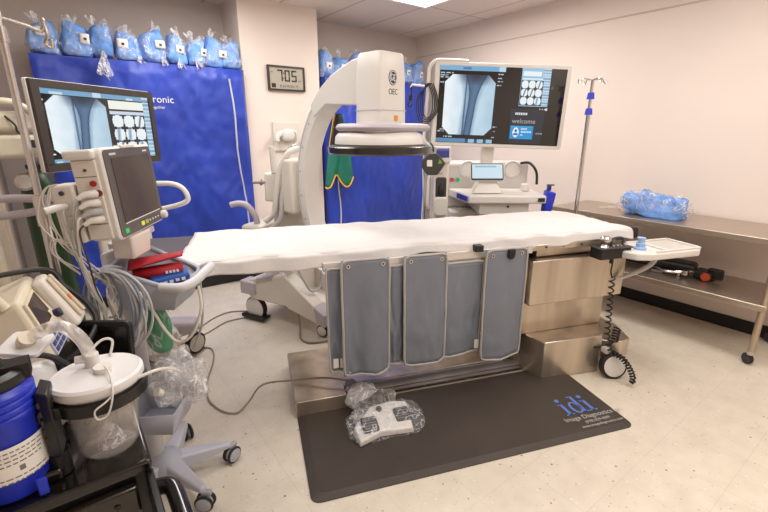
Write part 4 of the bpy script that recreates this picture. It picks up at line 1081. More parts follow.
FK = FK0 @ Matrix.Translation((.05, 0, 0))
t = thing('wipes_bottle', 'royal blue bottle clipped to the far end of the workstation desk', 'bottle', (3.06, 1.96, .88))
g = G(FK); g.hexa([(1.232, 3.38, .885), (1.30, 3.38, .885), (1.30, 3.46, .885), (1.232, 3.46, .885)], [(1.245, 3.38, 1.07), (1.325, 3.38, 1.05), (1.325, 3.46, 1.05), (1.245, 3.46, 1.07)]); g.build('bottle_body', BLUEP, t, bevel=.015, seg=3)
g = G(FK); g.box(1.255, 1.285, 3.40, 3.43, 1.065, 1.11); g.box(1.25, 1.31, 3.405, 3.425, 1.105, 1.115); g.build('spray_head', mat('dark_blue_plastic', (26, 36, 110), .4), t, bevel=.004)

# ------------------------------------------------------------------ tall drip stand in front of the bare wall
t = thing('drip_stand', 'slim steel drip stand with blue collars between the large display and steel bench', 'drip stand', (3.225, 1.785, 0))
bx, by = 3.225, 1.785
g = G(); g.cyl((bx, by, .10), (bx, by, 1.66), .015, 14); g.build('lower_pole', CHROME, t)
g = G(); g.cyl((bx, by, 1.66), (bx, by, 1.885), .011, 12); g.build('upper_pole', CHROME, t)
for z in (1.665, 1.775):
    g = G(); g.cyl((bx, by, z - .025), (bx, by, z + .02), .028, 14, .022); g.build('collar', BLUEP, t)
for k in range(4):
    a = R(k * 90 - 30); d = Vector((math.cos(a), math.sin(a), 0)); b = Vector((bx, by, 1.88))
    g = G(); g.tube(smooth_path([b, b + d * .07 + Vector((0, 0, .010)), b + d * .092 + Vector((0, 0, -.016)), b + d * .108 + Vector((0, 0, -.02)), b + d * .113 + Vector((0, 0, .006))]), .004, 6)
    g.build('hook', CHROME, t)
for k in range(5):
    a = R(k * 72 + 20); d = Vector((math.cos(a), math.sin(a), 0))
    g = G(); g.tube([Vector((bx, by, .12)), Vector((bx, by, .0)) + d * .25 + Vector((0, 0, .07))], .014, 8); g.build('leg', CHROME, t)
    g = G(); c = Vector((bx, by, .032)) + d * .25; g.blob(c, .03, .03, .03, 12, 8); g.build('caster', RUBBER, t)

# ------------------------------------------------------------------ steel bench along the wall
BX0, BX1, BY0, BY1 = 3.49, 4.075, .53, 2.16
t = thing('steel_bench', 'long stainless steel bench with lower shelf on casters along the wall', 'bench', (3.8, 1.35, 0))
G().box(BX0, BX1, BY0, BY1, .835, .872).build('bench_top', STEEL2, t, bevel=.004)
G().box(BX0 + .02, BX1, BY0 + .04, BY1 - .03, .405, .43).build('lower_shelf', STEEL2, t, bevel=.003)
G().box(BX0 + .004, BX0 + .03, BY0 + .04, BY1 - .03, .39, .434).build('shelf_lip', STEEL2, t, bevel=.006)
for x in (BX0 + .03, BX1 - .04):
    for y in (BY0 + .06, BY1 - .06):
        g = G(); g.cyl((x, y, .10), (x, y, .834), .02, 14); lg = g.build('leg', mat('leg_steel', (190, 172, 152), .3, .8), t)
        g = G(); g.cyl((x, y, .075), (x, y, .10), .022, 12); g.build('ferrule', CHROME, lg)
        F = frame((x, y, 0), R(60)); wheel(F, .012, .0, .038, .028, lg, hub=DKGREY)
t = thing('instrument_pack', 'blue pack wrapped in loose clear plastic lying on the bench top', 'wrapped pack', (3.74, 1.42, .873))
def pk(d, p):
    n = nz(p.x * 11, p.y * 11, p.z * 11 + 3) * .03 + nz(p.x * 30, p.y * 30, p.z * 30) * .012
    q = p + d * n; q.z = max(.8735, q.z); return q
MPK = Matrix.Translation((3.76, 1.43, .95)) @ Matrix.Rotation(R(6), 4, 'Z') @ Matrix.Rotation(R(6), 4, 'X')
g = G(); vs = []
def pk2(d, p): return p + d * (nz(p.x * 11, p.y * 11, p.z * 11 + 3) * .045 + abs(nz(p.x * 22, p.y * 22, p.z * 22)) * .03)
g.blob((0, 0, 0), .125, .215, .072, 44, 24, .4, pk2, MPK); g.v = [Vector((v.x, v.y, max(.874, v.z))) for v in g.v]; g.build('gown', BLUEG, t, ang=70)
g = G(); g.blob((0, 0, 0.004), .145, .240, .085, 46, 26, .5, lambda d, p: p + d * (nz(p.x * 14, p.y * 14, p.z * 14 + 9) * .04 + nz(p.x * 34, p.y * 34, p.z * 34) * .02), MPK)
def flap(u, v):
    return (3.68 + .18 * v + .02 * nz(u * 9, v * 5), 1.62 + .24 * u, .875 + .03 * (1 - u) + .02 * abs(nz(u * 7, v * 7)))
g.grid(flap, 12, 8); g.v = [Vector((v.x, v.y, max(.8735, v.z))) for v in g.v]; g.build('plastic_wrap', BAGF, t, ang=80)

FLH = Matrix.Translation((.03, -.10, 0))
t = thing('limb_holder', 'black padded holder with metal clamp on the lower bench shelf', 'limb holder', (3.82, 1.35, .432))
g = G(FLH); g.hexa([(3.70, 1.72, .45), (3.86, 1.74, .45), (3.90, 1.20, .45), (3.75, 1.17, .45)], [(3.70, 1.72, .53), (3.86, 1.74, .53), (3.90, 1.20, .53), (3.75, 1.17, .53)]); g.build('pad', BLACKP, t, bevel=.03, seg=4)
g = G(FLH); g.tube(smooth_path([(3.74, 1.45, .455), (3.68, 1.34, .455), (3.72, 1.22, .475), (3.80, 1.15, .475)]), .013, 8); g.box(3.66, 3.70, 1.36, 1.44, .434, .455); g.tube([(3.82, 1.3, .47), (3.82, 1.12, .47)], .012, 8); g.build('metal_frame', CHROME, t)
g = G(FLH); g.cyl((3.70, 1.22, .455), (3.70, 1.22, .49), .025, 12); g.cyl((3.70, 1.26, .434), (3.70, 1.26, .47), .012, 8); g.build('clamp', CHROME, t)
g = G(FLH); g.box(3.74, 3.86, 1.06, 1.18, .434, .50); g.box(3.76, 3.80, 1.0, 1.1, .45, .53); g.build('clamp_block', BLACKP, t, bevel=.012)
g = G(FLH); g.cyl((3.735, 1.10, .468), (3.71, 1.09, .468), .03, 14); g.build('clamp_knob', mat('orange_knob', (190, 72, 34), .4), t)

# ------------------------------------------------------------------ floor cables
def cable(name, label, pts, r, m_):
    P = smooth_path(pts, 8); z = min(p.z for p in P)
    t = thing(name, label, 'cable', (P[0].x, P[0].y, 0)); G().tube(P, r, 6).build('cable_run', m_, t); return t
cable('pedal_cable', 'taupe foot pedal cable curving over the floor across the steel table foot',
      [(1.125, 1.86, .135), (1.02, 1.97, .135), (.88, 2.08, .116), (.72, 2.16, .106), (.63, 2.16, .03), (.55, 2.13, .007), (.485, 2.20, .007), (.455, 2.35, .007), (.50, 2.55, .007), (.60, 2.78, .007), (.64, 2.95, .007), (.60, 3.03, .007), (.50, 3.12, .007)], .0055, CABLET)
cable('power_cable', 'taupe power cable from the display cart towards the imaging arm base',
      [(.38, 3.28, .007), (.62, 3.36, .007), (.80, 3.50, .007), (.95, 3.55, .007), (1.08, 3.48, .007)], .006, CABLET)
cable('power_cable', 'thin taupe cable running just below the first across the open floor',
      [(.42, 3.16, .007), (.66, 3.24, .007), (.86, 3.36, .007), (1.02, 3.36, .007)], .005, CABLET)
cable('arm_cable', 'grey cable looping on the floor under the imaging arm base',
      [(1.34, 3.02, .35), (1.30, 2.90, .20), (1.27, 2.82, .05), (1.23, 2.72, .008), (1.26, 2.62, .008), (1.40, 2.58, .008), (1.62, 2.66, .008)], .008, CABLET)

# ------------------------------------------------------------------ left side: oxygen bottle, beige housing, chrome pole
FOX = Matrix.Translation((.008, -.12, 0))
t = thing('oxygen_cylinder', 'tall dark green gas cylinder with chrome gauge behind the chrome pole', 'gas cylinder', (-.15, 3.42, 0))
g = G(FOX @ frame((-.15, 3.42, 0))); g.lathe([(0, .005), (.085, .005), (.09, .02), (.09, 1.15), (.082, 1.22), (.06, 1.27), (.035, 1.295), (0, 1.30)], seg=28); g.build('bottle', GREENB, t)
g = G(FOX); g.cyl((-.15, 3.42, 1.295), (-.15, 3.42, 1.35), .028, 14); g.box(-.19, -.11, 3.40, 3.44, 1.31, 1.335); g.build('valve', DKGREY, t, bevel=.004)
g = G(FOX); g.cyl((-.195, 3.36, 1.245), (-.20, 3.30, 1.245), .05, 20); ga = g.build('gauge', CHROME, t, bevel=.006)
g = G(FOX); g.cyl((-.1995, 3.30, 1.245), (-.2005, 3.296, 1.245), .037, 20); g.build('gauge_face', PAPER, ga)
g = G(FOX); g.cyl((-.195, 3.36, 1.245), (-.16, 3.38, 1.30), .014, 10); g.build('regulator_neck', CHROME, t)

t = thing('anesthesia_unit', 'cream rounded equipment housing on a stand at the picture edge', 'equipment', (-.2, 3.1, 0))
def hs(w_, d_, z0, z1, r_, name, m_, **k):
    g = G(frame((-.20, 3.12, 0), R(30))); g.prism(rrect(w_, d_, r_, 6), z0, z1); return g.build(name, m_, t, **k)
hs(.36, .24, 1.515, 1.625, .06, 'upper_shell', BEIGE, bevel=.03, seg=4)
hs(.34, .22, 1.385, 1.510, .06, 'lower_shell', BEIGE, bevel=.025, seg=4)
G(frame((-.40, 3.22, 0))).cyl((0, 0, .05), (0, 0, 1.45), .04, 16).build('stand_column', BEIGE, t)
G(frame((-.40, 3.22, 0))).prism(rrect(.26, .36, .05, 6), .0, .05).build('stand_base', BEIGE, t, bevel=.01)
G().cyl((-.40, 3.22, 1.45), (-.25, 3.14, 1.45), .03, 12).build('stand_arm', BEIGE, t)
g = G(); g.tube(smooth_path([(-.33, 3.0, 1.61), (-.27, 2.98, 1.66), (-.16, 2.98, 1.665), (-.09, 3.02, 1.62)]), .02, 10); g.build('carry_handle', BEIGE, t)
g = G(); g.box(-.12, -.07, 2.995, 3.03, 1.44, 1.48); g.build('latch', DKGREY, t, bevel=.004)
g = G(); g.tube(smooth_path([(-.20, 2.985, 1.60), (-.165, 2.97, 1.555), (-.16, 2.965, 1.52), (-.12, 2.975, 1.49)]), .005, 6); g.build('lead', BLACKP, t)
# pale cabinet edge at the far end of the back wall
t = thing('tall_cabinet', 'tall pale wood-toned cabinet at the far end of the back wall', 'cabinet', (-.62, 4.5, 0))
G().box(-1.0, -.41, 4.25, 4.78, .06, 1.32).build('carcass', mat('pale_wood', (198, 182, 166), .55, var=.05, stretch=(1, 1, .2)), t, bevel=.004)
g = G(); g.box(-.98, -.72, 4.228, 4.249, .08, 1.30); d = g.build('door', mat('pale_wood', (0, 0, 0)), t, bevel=.003)
g = G(); g.box(-.71, -.43, 4.228, 4.249, .08, 1.30); d = g.build('door', mat('pale_wood', (0, 0, 0)), t, bevel=.003)
g = G(); g.box(-.70, -.69, 4.20, 4.227, .7, .85); g.build('handle', CHROME, d)
g = G(); g.box(-.98, -.43, 4.28, 4.76, .0, .059); g.build('plinth', BLACKP, t)

# chrome pole clamped to the monitor stand area
t = thing('chrome_pole', 'chrome drip pole with hooked arm standing close beside the dark framed monitor', 'drip pole', (-.09, 1.93, 0))
px_, py_ = -.088, 1.93
g = G(); g.cyl((px_, py_, .14), (px_, py_, 1.30), .016, 14); g.build('lower_pole', CHROME, t)
g = G(); g.cyl((px_, py_, 1.30), (px_, py_, 1.90), .012, 12); g.build('upper_pole', CHROME, t)
g = G(); g.cyl((px_, py_, 1.80), (px_, py_, 1.845), .017, 12); g.build('collar', CHROME, t)
g = G(); g.cyl((px_, py_, 1.20), (px_, py_, 1.31), .021, 12); g.build('collar', CHROME, t)
g = G(); b = Vector((px_, py_, 1.87)); g.tube(smooth_path([b + Vector((-.01, 0, .005)), b + Vector((.06, .01, -.01)), b + Vector((.105, .02, -.02)), b + Vector((.112, .02, .015)), b + Vector((.118, .02, -.035)), b + Vector((.108, .02, -.062)), b + Vector((.124, .02, -.07)), b + Vector((.128, .02, -.045))]), .006, 8); g.build('hook', CHROME, t)
for k in range(3):
    a = R(k * 70 + 120); d = Vector((math.cos(a), math.sin(a), 0))
    g = G(); g.tube([Vector((px_, py_, .15)), Vector((px_, py_, .06)) + d * .2], .013, 8); g.build('leg', CHROME, t)
    g = G(); g.blob(Vector((px_, py_, .032)) + d * .2, .03, .03, .03, 12, 8); g.build('caster', RUBBER, t)

# ------------------------------------------------------------------ patient monitor on its rolling stand
SX, SY = .148, 1.838
t = thing('patient_monitor_stand', 'white patient monitor with blank screen on a rolling stand with grey basket', 'patient monitor', (SX, SY, 0))
rx = Vector((.503, .865, 0)).normalized(); nh = Vector((rx.y, -rx.x, 0))
upm = (Vector((0, 0, 1)) - nh * .06).normalized(); fm = rx.cross(upm).normalized()
FM = axes((.192, 1.724, 1.333), rx, upm, fm)
W_, H_ = .362, .292
g = G(FM); g.prism(rrect(W_, H_, .022, 5), -.035, .0); fr_ = g.build('front_shell', WHITEP, t, bevel=.006)
g = G(FM); g.prism(rrect(W_ - .022, H_ - .014, .016, 5), .0003, .003); bz_ = g.build('bezel', PBEZEL, t, smooth=False)
g = G(FM); g.box(-.132, .148, -.095, .112, .003, .0045); g.build('screen', SCREEND, bz_, smooth=False)
g = G(FM); g.box(-.132, .148, -.0995, -.0965, .003, .0042); g.build('screen_edge', PAPER, bz_, smooth=False)
for x, m_ in ((-.135, mat('key_green', (40, 190, 90), .5, emis=.3)), (-.015, mat('key_yellow', (220, 210, 70), .5, emis=.3)), (.018, mat('key_lime', (180, 190, 80), .5)), (.045, INKW), (.07, INKW), (.095, INKW), (.12, INKW)):
    big = .014 if x < .03 else .006
    g = G(FM); g.prism(rrect(big * 1.6, big, .003, 3, x, -.121), .003, .005); g.build('key', m_, bz_, smooth=False)
g = G(FM @ Matrix.Translation((.160, -.122, .003))); g.lathe([(.0155, 0), (.015, .014), (.012, .018), (0, .019)], seg=20); g.build('dial', WHITEP, t)
g = G(FM)
for k in range(6): g.box(-.135 + .007 * k, -.1305 + .007 * k, .121, .128, .003, .004)
g.build('maker_mark', INKW, bz_, smooth=False)
g = G(FM)
for k in range(5): g.box(.105 + .007 * k, .1095 + .007 * k, .122, .128, .003, .004)
g.build('maker_mark', INKW, bz_, smooth=False)
X0 = -W_ / 2
g = G(FM); g.box(X0 + .004, W_ / 2 - .004, -H_ / 2 + .004, H_ / 2 - .004, -.095, -.036); g.build('rear_shell', WHITEP, t, bevel=.012)
g = G(FM); g.box(-.05, .05, H_ / 2 - .006, H_ / 2 + .004, -.02, .005); g.build('top_grip', WHITEP, t, bevel=.002)
g = G(FM); g.box(X0 - .022, X0 + .003, H_ / 2 - .032, H_ / 2 - .002, -.10, -.012); g.build('side_handle', WHITEP, t, bevel=.010, seg=4)
g = G(FM); g.box(X0 - .006, X0 + .0035, -H_ / 2 + .012, H_ / 2 - .033, -.088, -.018); md_ = g.build('module_block', CREAM, t, bevel=.003)
g = G(FM); g.box(X0 - .0068, X0 - .006, .062, .064, -.085, -.022); g.box(X0 - .0068, X0 - .006, -.085, -.083, -.085, -.022); g.build('module_joint', DKGREY, md_, smooth=False)
def plugp(y, z): return FM @ Vector((X0 - .006, y, z))
cdir = -rx
for y, z, m_, r_ in ((.042, -.036, REDC, .009), (.083, -.05, DKGREY, .004), (.012, -.026, mat('socket_maroon', (120, 40, 46), .5), .010)):
    g = G(); p = plugp(y, z); g.cyl(p, p + cdir * .006, r_, 14); g.build('socket', m_, md_)
plugs = [(.012, WHITEP), (-.016, WHITEP), (-.043, CABLEG), (-.068, CREAM)]
for k, (y, m_) in enumerate(plugs):
    g = G(); p = plugp(y, -.036); side_ = -nh * .03
    g.tube([p, p + cdir * .012 + side_ * .2, p + cdir * .024 + side_ * .7, p + cdir * .034 + side_ * 1.3 - Vector((0, 0, .012))], lambda q_: .0125 - .006 * q_ * q_, 12); g.build('plug', m_, md_)
g = G(FM); g.box(X0 - .012, X0 + .07, -.14, .045, -.165, -.096); rk = g.build('module_rack', CREAM, t, bevel=.008)
rp_ = lambda y, z: FM @ Vector((X0 - .012, y, z))
g = G(); p = rp_(.02, -.13); g.cyl(p, p + cdir * .006, .007, 10); g.build('socket', DKGREY, rk)
g = G(); p = rp_(-.02, -.13); g.tube([p, p + cdir * .03 - nh * .01, p + cdir * .05 - nh * .03 + Vector((0, 0, -.006))], .011, 10); g.build('plug', WHITEP, rk)
for k in range(11):
    base_ = plugp(plugs[k % 4][0], -.036) + cdir * .034 - nh * .039 - Vector((0, 0, .012)) if k < 4 else rp_(-.02 - .012 * (k - 4), -.115 - .006 * (k % 3)) + cdir * .004
    a = rnd.uniform(-.02, .02); b_ = rnd.uniform(-.02, .02); zz = rnd.uniform(.90, 1.02)
    low = Vector((.035 + a, 1.62 + b_, zz))
    mid_ = base_.lerp(low, .45) + cdir * .02 - nh * rnd.uniform(.0, .03)
    pts = [base_, base_ + cdir * .012 - nh * .01 + Vector((0, 0, -.025)), mid_, low + Vector((a, b_, .05)), low, low + Vector((.01 + a, b_, -.10))]
    g = G(); g.tube(smooth_path(pts), rnd.choice((.0020, .0026, .0034)), 6); g.build('lead', DKGREY if k == 3 else rnd.choice((CABLEW, CABLEW, CABLEG, WHITEP)), t)
for k in range(4):
    c = rp_(.045, -.14) + Vector((0, 0, .004)) + cdir * .006
    lf_ = Vector((-.8, .6, 0)); w_ = .022 + .011 * k + rnd.uniform(-.004, .004); jj = [rnd.uniform(-.02, .02) for _ in range(4)]
    g = G(); g.tube(smooth_path([c - lf_ * .01, c + lf_ * w_ * .5 + Vector((0, 0, -.01)), c + lf_ * w_ + Vector((0, 0, -.05 + jj[0])), c + lf_ * (w_ + jj[1]) + Vector((0, 0, -.12)), c + lf_ * (w_ * .4 + jj[2]) + Vector((0, 0, -.18 + jj[0])), c + lf_ * jj[3] + Vector((0, 0, -.21 + jj[1])), c + lf_ * (.03 + jj[0]) + Vector((0, 0, -.17)), c + lf_ * (.045 + jj[2]) + Vector((0, 0, -.22)), c - lf_ * .02 + Vector((0, 0, -.27 + jj[3]))]), .0019, 6); g.build('lead', CABLEW, t)
# column, bracket
g = G(frame((SX - .03, SY + .03, 0))); g.lathe([(.0, .09), (.034, .09), (.034, 1.12), (0, 1.12)], seg=18); g.build('column', mat('column_grey', (196, 192, 194), .4), t)
g = G(); g.hexa([(.085, 1.69, 1.10), (.145, 1.645, 1.10), (.21, 1.74, 1.10), (.15, 1.79, 1.10)], [(.085, 1.67, 1.185), (.145, 1.625, 1.185), (.22, 1.74, 1.185), (.15, 1.79, 1.185)]); g.build('monitor_mount', mat('mount_tan', (222, 210, 200), .45), t, bevel=.008)
g = G(FM); g.box(-.02, .07, -H_ / 2 - .024, -H_ / 2 - .001, -.04, .002); g.build('latch', LILAC, t, bevel=.004)
# basket with handle
FBk = frame((.225, 1.715, 0), R(-36))
bot = [(-.10, -.085, .905), (.075, -.085, .905), (.075, .075, .905), (-.10, .075, .905)]
top = [(-.125, -.115, 1.065), (.11, -.115, .99), (.11, .10, 1.0), (-.125, .10, 1.105)]
g = G(FBk); vs = bot + top; g.add(vs, [(3, 2, 1, 0), (0, 1, 5, 4), (1, 2, 6, 5), (2, 3, 7, 6), (3, 0, 4, 7)]); bk = g.build('basket', GREYP, t, solid=.008)
rim_ = [Vector(p) for p in top]
g = G(FBk); pr = []
for i in range(4):
    a, b = rim_[i], rim_[(i + 1) % 4]
    pr += [a.lerp(b, .12), a.lerp(b, .5), a.lerp(b, .88)]
g.tube(smooth_path(pr, 4, closed=True), .009, 8, closed=True); g.build('basket_rim', GREYP, bk)
g = G(FBk); g.tube(smooth_path([(.06, -.125, 1.005), (.13, -.128, 1.005), (.165, -.09, 1.015), (.178, -.02, 1.03), (.165, .06, 1.025), (.12, .10, 1.005)]), .017, 10); g.build('basket_handle', mat('handle_grey', (206, 206, 210), .4), bk)
# back panel of basket and cable hook
g = G(FBk); g.box(-.150, -.130, -.10, .11, .93, 1.12); g.build('back_panel', mat('panel_grey', (198, 196, 204), .4), t, bevel=.01)
g = G(); g.tube(smooth_path([(.10, 1.715, 1.06), (.062, 1.662, 1.085), (.045, 1.640, 1.075), (.045, 1.640, 1.035)]), .012, 8, flat=.6); g.build('cable_hook', GREYP, t)
# lower bin
FBn = frame((.138, 1.705, 0), R(-36))
bot = [(-.08, -.075, .405), (.085, -.075, .405), (.085, .08, .405), (-.08, .08, .405)]
top = [(-.115, -.115, .50), (.125, -.115, .52), (.125, .11, .535), (-.115, .11, .53)]
g = G(FBn); g.add(bot + top, [(3, 2, 1, 0), (0, 1, 5, 4), (1, 2, 6, 5), (2, 3, 7, 6), (3, 0, 4, 7)]); g.build('lower_bin', GREYP, t, solid=.008)
g = G(); g.box(.11, .19, 1.72, 1.82, .385, .404); g.build('bin_bracket', GREYP, t, bevel=.004)
# star base with casters
g = G(frame((SX, SY, 0))); g.lathe([(0, .055), (.07, .055), (.085, .075), (.075, .12), (.05, .15), (0, .16)], seg=24); g.build('base_hub', GREYP, t)
for an_ in (-10, -70, 62, 134, 206):
    a = R(an_); d = Vector((math.cos(a), math.sin(a), 0)); s = Vector((-d.y, d.x, 0)); c = Vector((SX, SY, 0))
    q = lambda l, w_, z: tuple(c + d * l + s * w_ + Vector((0, 0, z)))
    g = G(); g.hexa([q(.03, -.045, .06), q(.27, -.018, .085), q(.27, .018, .085), q(.03, .045, .06)], [q(.03, -.038, .135), q(.27, -.014, .112), q(.27, .014, .112), q(.03, .038, .135)]); lg = g.build('leg', mat('leg_grey', (186, 186, 196), .4), t, bevel=.010, seg=3)
    F = frame(tuple(c + d * .272), a + R(35)); wheel(F, 0, .012, .04, .02, lg, hub=mat('hub_grey', (190, 188, 190), .4)); wheel(F, 0, -.018, .04, .014, lg, hub=GREYP)
    g = G(F); g.box(-.012, .03, -.01, .012, .074, .094); g.build('brake_lever', GREYP, lg, bevel=.004)
# things in and on the stand
t2 = thing('cuff_wrap', 'folded red cloth cuff rolled in the grey basket', 'folded cuff', (.25, 1.70, 1.03))
FC2 = frame((.216, 1.712, 1.035), R(-12), 0, R(-3))
g = G(FC2)
sp = []
for k in range(30):
    a = k * .42; r = .008 + .0008 * k; sp.append((r * math.cos(a), r * math.sin(a) * .8))
vs = []; fs = []
for (y, z) in [(p[0], p[1]) for p in sp]: vs += [(-.075, y - .03, z), (.085, y - .03, z)]
for k in range(len(sp) - 1): fs.append((2 * k, 2 * k + 1, 2 * k + 3, 2 * k + 2))
g.add(vs, fs)
def fl_(u, v): return (-.085 + .18 * u, -.065 + .12 * v, .028 + .016 * math.sin(v * 2.6 + u) + .012 * u)
g.grid(fl_, 10, 8); g.grid(lambda u, v: (-.08 + .165 * u, -.06 + .11 * v, -.024 + .01 * v), 8, 6)
g.build('cloth', REDC, t2, solid=.006)
g = G(FC2)
for k in range(4): g.box(.03 + .012 * k, .038 + .012 * k, -.0645, -.0625, -.006, .004)
g.build('print_mark', INKW, t2, smooth=False)
t2 = thing('cuff_pack', 'folded blue printed cuff tucked under the red cloth', 'folded cuff', (.25, 1.64, 1.0))
FC3 = frame((.244, 1.652, 1.010), R(-4), R(6), R(-6))
g = G(FC3); g.prism(rrect(.13, .07, .012, 3), -.018, .018); g.build('cuff_cloth', mat('cuff_blue', (24, 78, 160), .5, var=.1), t2, bevel=.012, seg=3)
g = G(FC3)
for k in range(5): g.box(-.045 + .02 * k, -.032 + .02 * k, -.0365, -.0352, -.006 + .002 * (k % 2), .006)
g.build('print_mark', INKW, t2, smooth=False)
t2 = thing('cable_coil', 'coiled grey monitor hoses hung on the stand hook', 'hose coil', (.088, 1.65, 1.02))
top_ = Vector((.030, 1.668, 1.078)); pr_ = Vector((.80, -.60, 0)); nr_ = Vector((-.6, -.8, 0))
for k in range(11):
    a = (.052, .060, .085, .092, .078, .098, .070, .088, .066, .095, .080)[k] + rnd.uniform(-.004, .004)
    b = (.088, .098, .120, .130, .108, .140, .118, .150, .135, .112, .145)[k]
    cxp = .014 + a * (.1 if k < 2 else .55) + rnd.uniform(-.006, .006); tl = rnd.uniform(-.1, .25)
    pts = []
    for q_ in range(16):
        an = 2 * PI * q_ / 16; x_ = a * math.cos(an); z_ = b * math.sin(an)
        pts.append(top_ + pr_ * (cxp + x_ * math.cos(tl) - z_ * math.sin(tl) * .5) + Vector((0, 0, -b + .006 + z_ + x_ * math.sin(tl))) + nr_ * (.008 + .0028 * k + .006 * math.sin(an * 2 + k)))
    g = G(); g.tube(smooth_path(pts, 4, closed=True), rnd.choice((.0040, .0046, .0050)), 7, closed=True); g.build('hose_loop', rnd.choice((CABLEG, mat('hose_light', (192, 192, 194), .4), mat('hose_light', (0, 0, 0)), mat('hose_blue_grey', (140, 150, 168), .4))), t2)
g = G(); g.tube(smooth_path([top_ + Vector((.02, -.03, -.02)), Vector((.13, 1.60, 1.0)), Vector((.172, 1.64, .90)), Vector((.20, 1.63, .82)), Vector((.235, 1.61, .77)), Vector((.28, 1.58, .80)), Vector((.318, 1.56, .90)), Vector((.322, 1.575, .985))]), .0055, 7); g.build('hose_tail', CABLEW, t2)
g = G(); g.tube(smooth_path([Vector((.335, 1.60, .99)), Vector((.335, 1.61, .90)), Vector((.325, 1.63, .80)), Vector((.29, 1.66, .70))]), .0045, 7); g.build('hose_tail', CABLEG, t2)
t2 = thing('connector_tag', 'blue and red connector block dangling within the grey hoses', 'connector', (.08, 1.63, .80))
g = G(); g.box(.07, .10, 1.628, 1.642, .80, .835); g.build('connector_body', BLUEP, t2, bevel=.003)
g = G(); g.box(.048, .068, 1.628, 1.642, .785, .825); g.build('connector_half', REDC, t2, bevel=.003)
g = G(); g.tube(smooth_path([(.085, 1.64, .835), (.075, 1.645, .92), (.055, 1.652, 1.04)]), .004, 6); g.build('lead', CABLEW, t2)
t2 = thing('mask_bag', 'clear bag holding a green breathing bag hanging under the basket', 'bag', (.20, 1.70, .75))
def gb(d, p):
    n = nz(p.x * 20, p.y * 20, p.z * 14) * .014; return p + d * n
g = G(); g.blob((.192, 1.708, .80), .042, .034, .10, 20, 14, .7, gb); g.build('breathing_bag', mat('bag_green', (10, 128, 78), .4, var=.15), t2)
g = G(); g.blob((.192, 1.708, .74), .055, .045, .165, 24, 16, .7, lambda d, p: p + d * (nz(p.x * 18, p.y * 18, p.z * 15) * .02)); g.build('clear_bag', film_mat('bag_clear', density=.16, bscale=16, streak=2, band=.03), t2, ang=80)
t2 = thing('plastic_bundle', 'crumpled clear plastic bags stuffed in the lower grey bin', 'plastic bag', (.18, 1.68, .42))
def cr(d, p):
    return p + d * (nz(p.x * 16, p.y * 16, p.z * 16) * .045 + abs(nz(p.x * 38, p.y * 38, p.z * 38)) * .03)
g = G(); g.blob((.228, 1.675, .585), .088, .075, .095, 44, 28, .8, cr); g.build('outer_film', film_mat('bundle_film', (236, 233, 234), density=.62, bscale=18, bump=.7, streak=1.5, band=.04), t2, ang=85)
g = G(); g.blob((.21, 1.685, .565), .066, .055, .085, 36, 22, .8, lambda d, p: cr(d, p + Vector((3, 0, 0))) - Vector((3, 0, 0))); g.build('inner_film', film_mat('bundle_film', density=.42), t2, ang=85)
g = G(); g.tube([(.135, 1.60, .60), (.15, 1.605, .585)], .016, 10); g.build('tube_fitting', WHITEP, t2)

# ------------------------------------------------------------------ black-topped equipment cart close by
t = thing('equipment_cart', 'glossy black topped equipment cart with side handle', 'cart', (-.28, 1.2, 0))
G().box(-.62, .040, .925, 1.52, .10, .82).build('cart_body', mat('cart_black', (30, 27, 25), .35), t, bevel=.006)
g = G(); g.box(-.63, .046, .905, 1.53, .821, .85); g.build('cart_top', GLOSSB, t, bevel=.008, seg=3)
for z0, z1 in ((.62, .80), (.42, .60), (.13, .40)):
    g = G(); g.box(-.56, .012, .900, .924, z0, z1); dr = g.build('drawer', mat('drawer_brown_black', (42, 35, 30), .16, coat=.3), t, bevel=.006)
    g = G(); g.cyl((-.03, .90, z1 - .03), (-.03, .897, z1 - .03), .006, 10); g.build('lock', BLACKP, dr)
g = G()
for x0, x1, y0, y1 in ((-.60, -.105, .945, .965), (-.60, -.105, 1.30, 1.32), (-.60, -.58, .965, 1.30), (-.125, -.105, .965, 1.30)): g.box(x0, x1, y0, y1, .8505, .878)
g.build('tray_rim', GLOSSB, t, bevel=.008, seg=3)
g = G(); g.tube(smooth_path([(.041, .875, .80), (.066, .865, .80), (.074, .83, .80), (.074, .70, .80), (.068, .66, .80), (.045, .66, .79)]), .018, 10); g.v = g.v; hd = g.build('side_handle', GLOSSB, t)
g = G(); g.box(.030, .046, .62, .92, .72, .82); g.build('handle_arm', BLACKP, t, bevel=.004)
for x in (-.55, -.02):
    for y in (1.0, 1.45): wheel(frame((x, y, 0)), 0, 0, .048, .03, t)

# suction canister held in a black bracket
cx, cy = -.018, 1.008
t = thing('suction_canister', 'clear suction canister with white oval lid and bent tube', 'suction canister', (cx, cy, .851))
g = G(frame((cx, cy, 0))); g.lathe([(0, .853), (.046, .853), (.053, .862), (.073, 1.016), (.075, 1.016), (.056, .860), (.048, .851), (0, .8505)], seg=36); g.build('clear_jar', CLEARP, t)
g = G(frame((cx, cy, 0))); g.lathe([(0, .856), (.03, .858), (.022, .885), (.010, .90), (0, .902)], seg=20); g.build('jar_bottom_dome', film_mat('dome_plastic', density=.3), t)
g = G(frame((cx, cy, 0)) @ Matrix.Diagonal((1.06, 1.0, 1, 1))); g.lathe([(.070, 1.012), (.079, 1.012), (.083, 1.019), (.082, 1.032), (.077, 1.037), (.068, 1.035), (.0, 1.040)], seg=44); lid = g.build('lid', mat('lid_white', (226, 224, 223), .3, var=.01), t)
g = G(); g.cyl((cx + .012, cy - .01, 1.038), (cx + .012, cy - .01, 1.050), .017, 18); g.build('port_cap', WHITEP, lid)
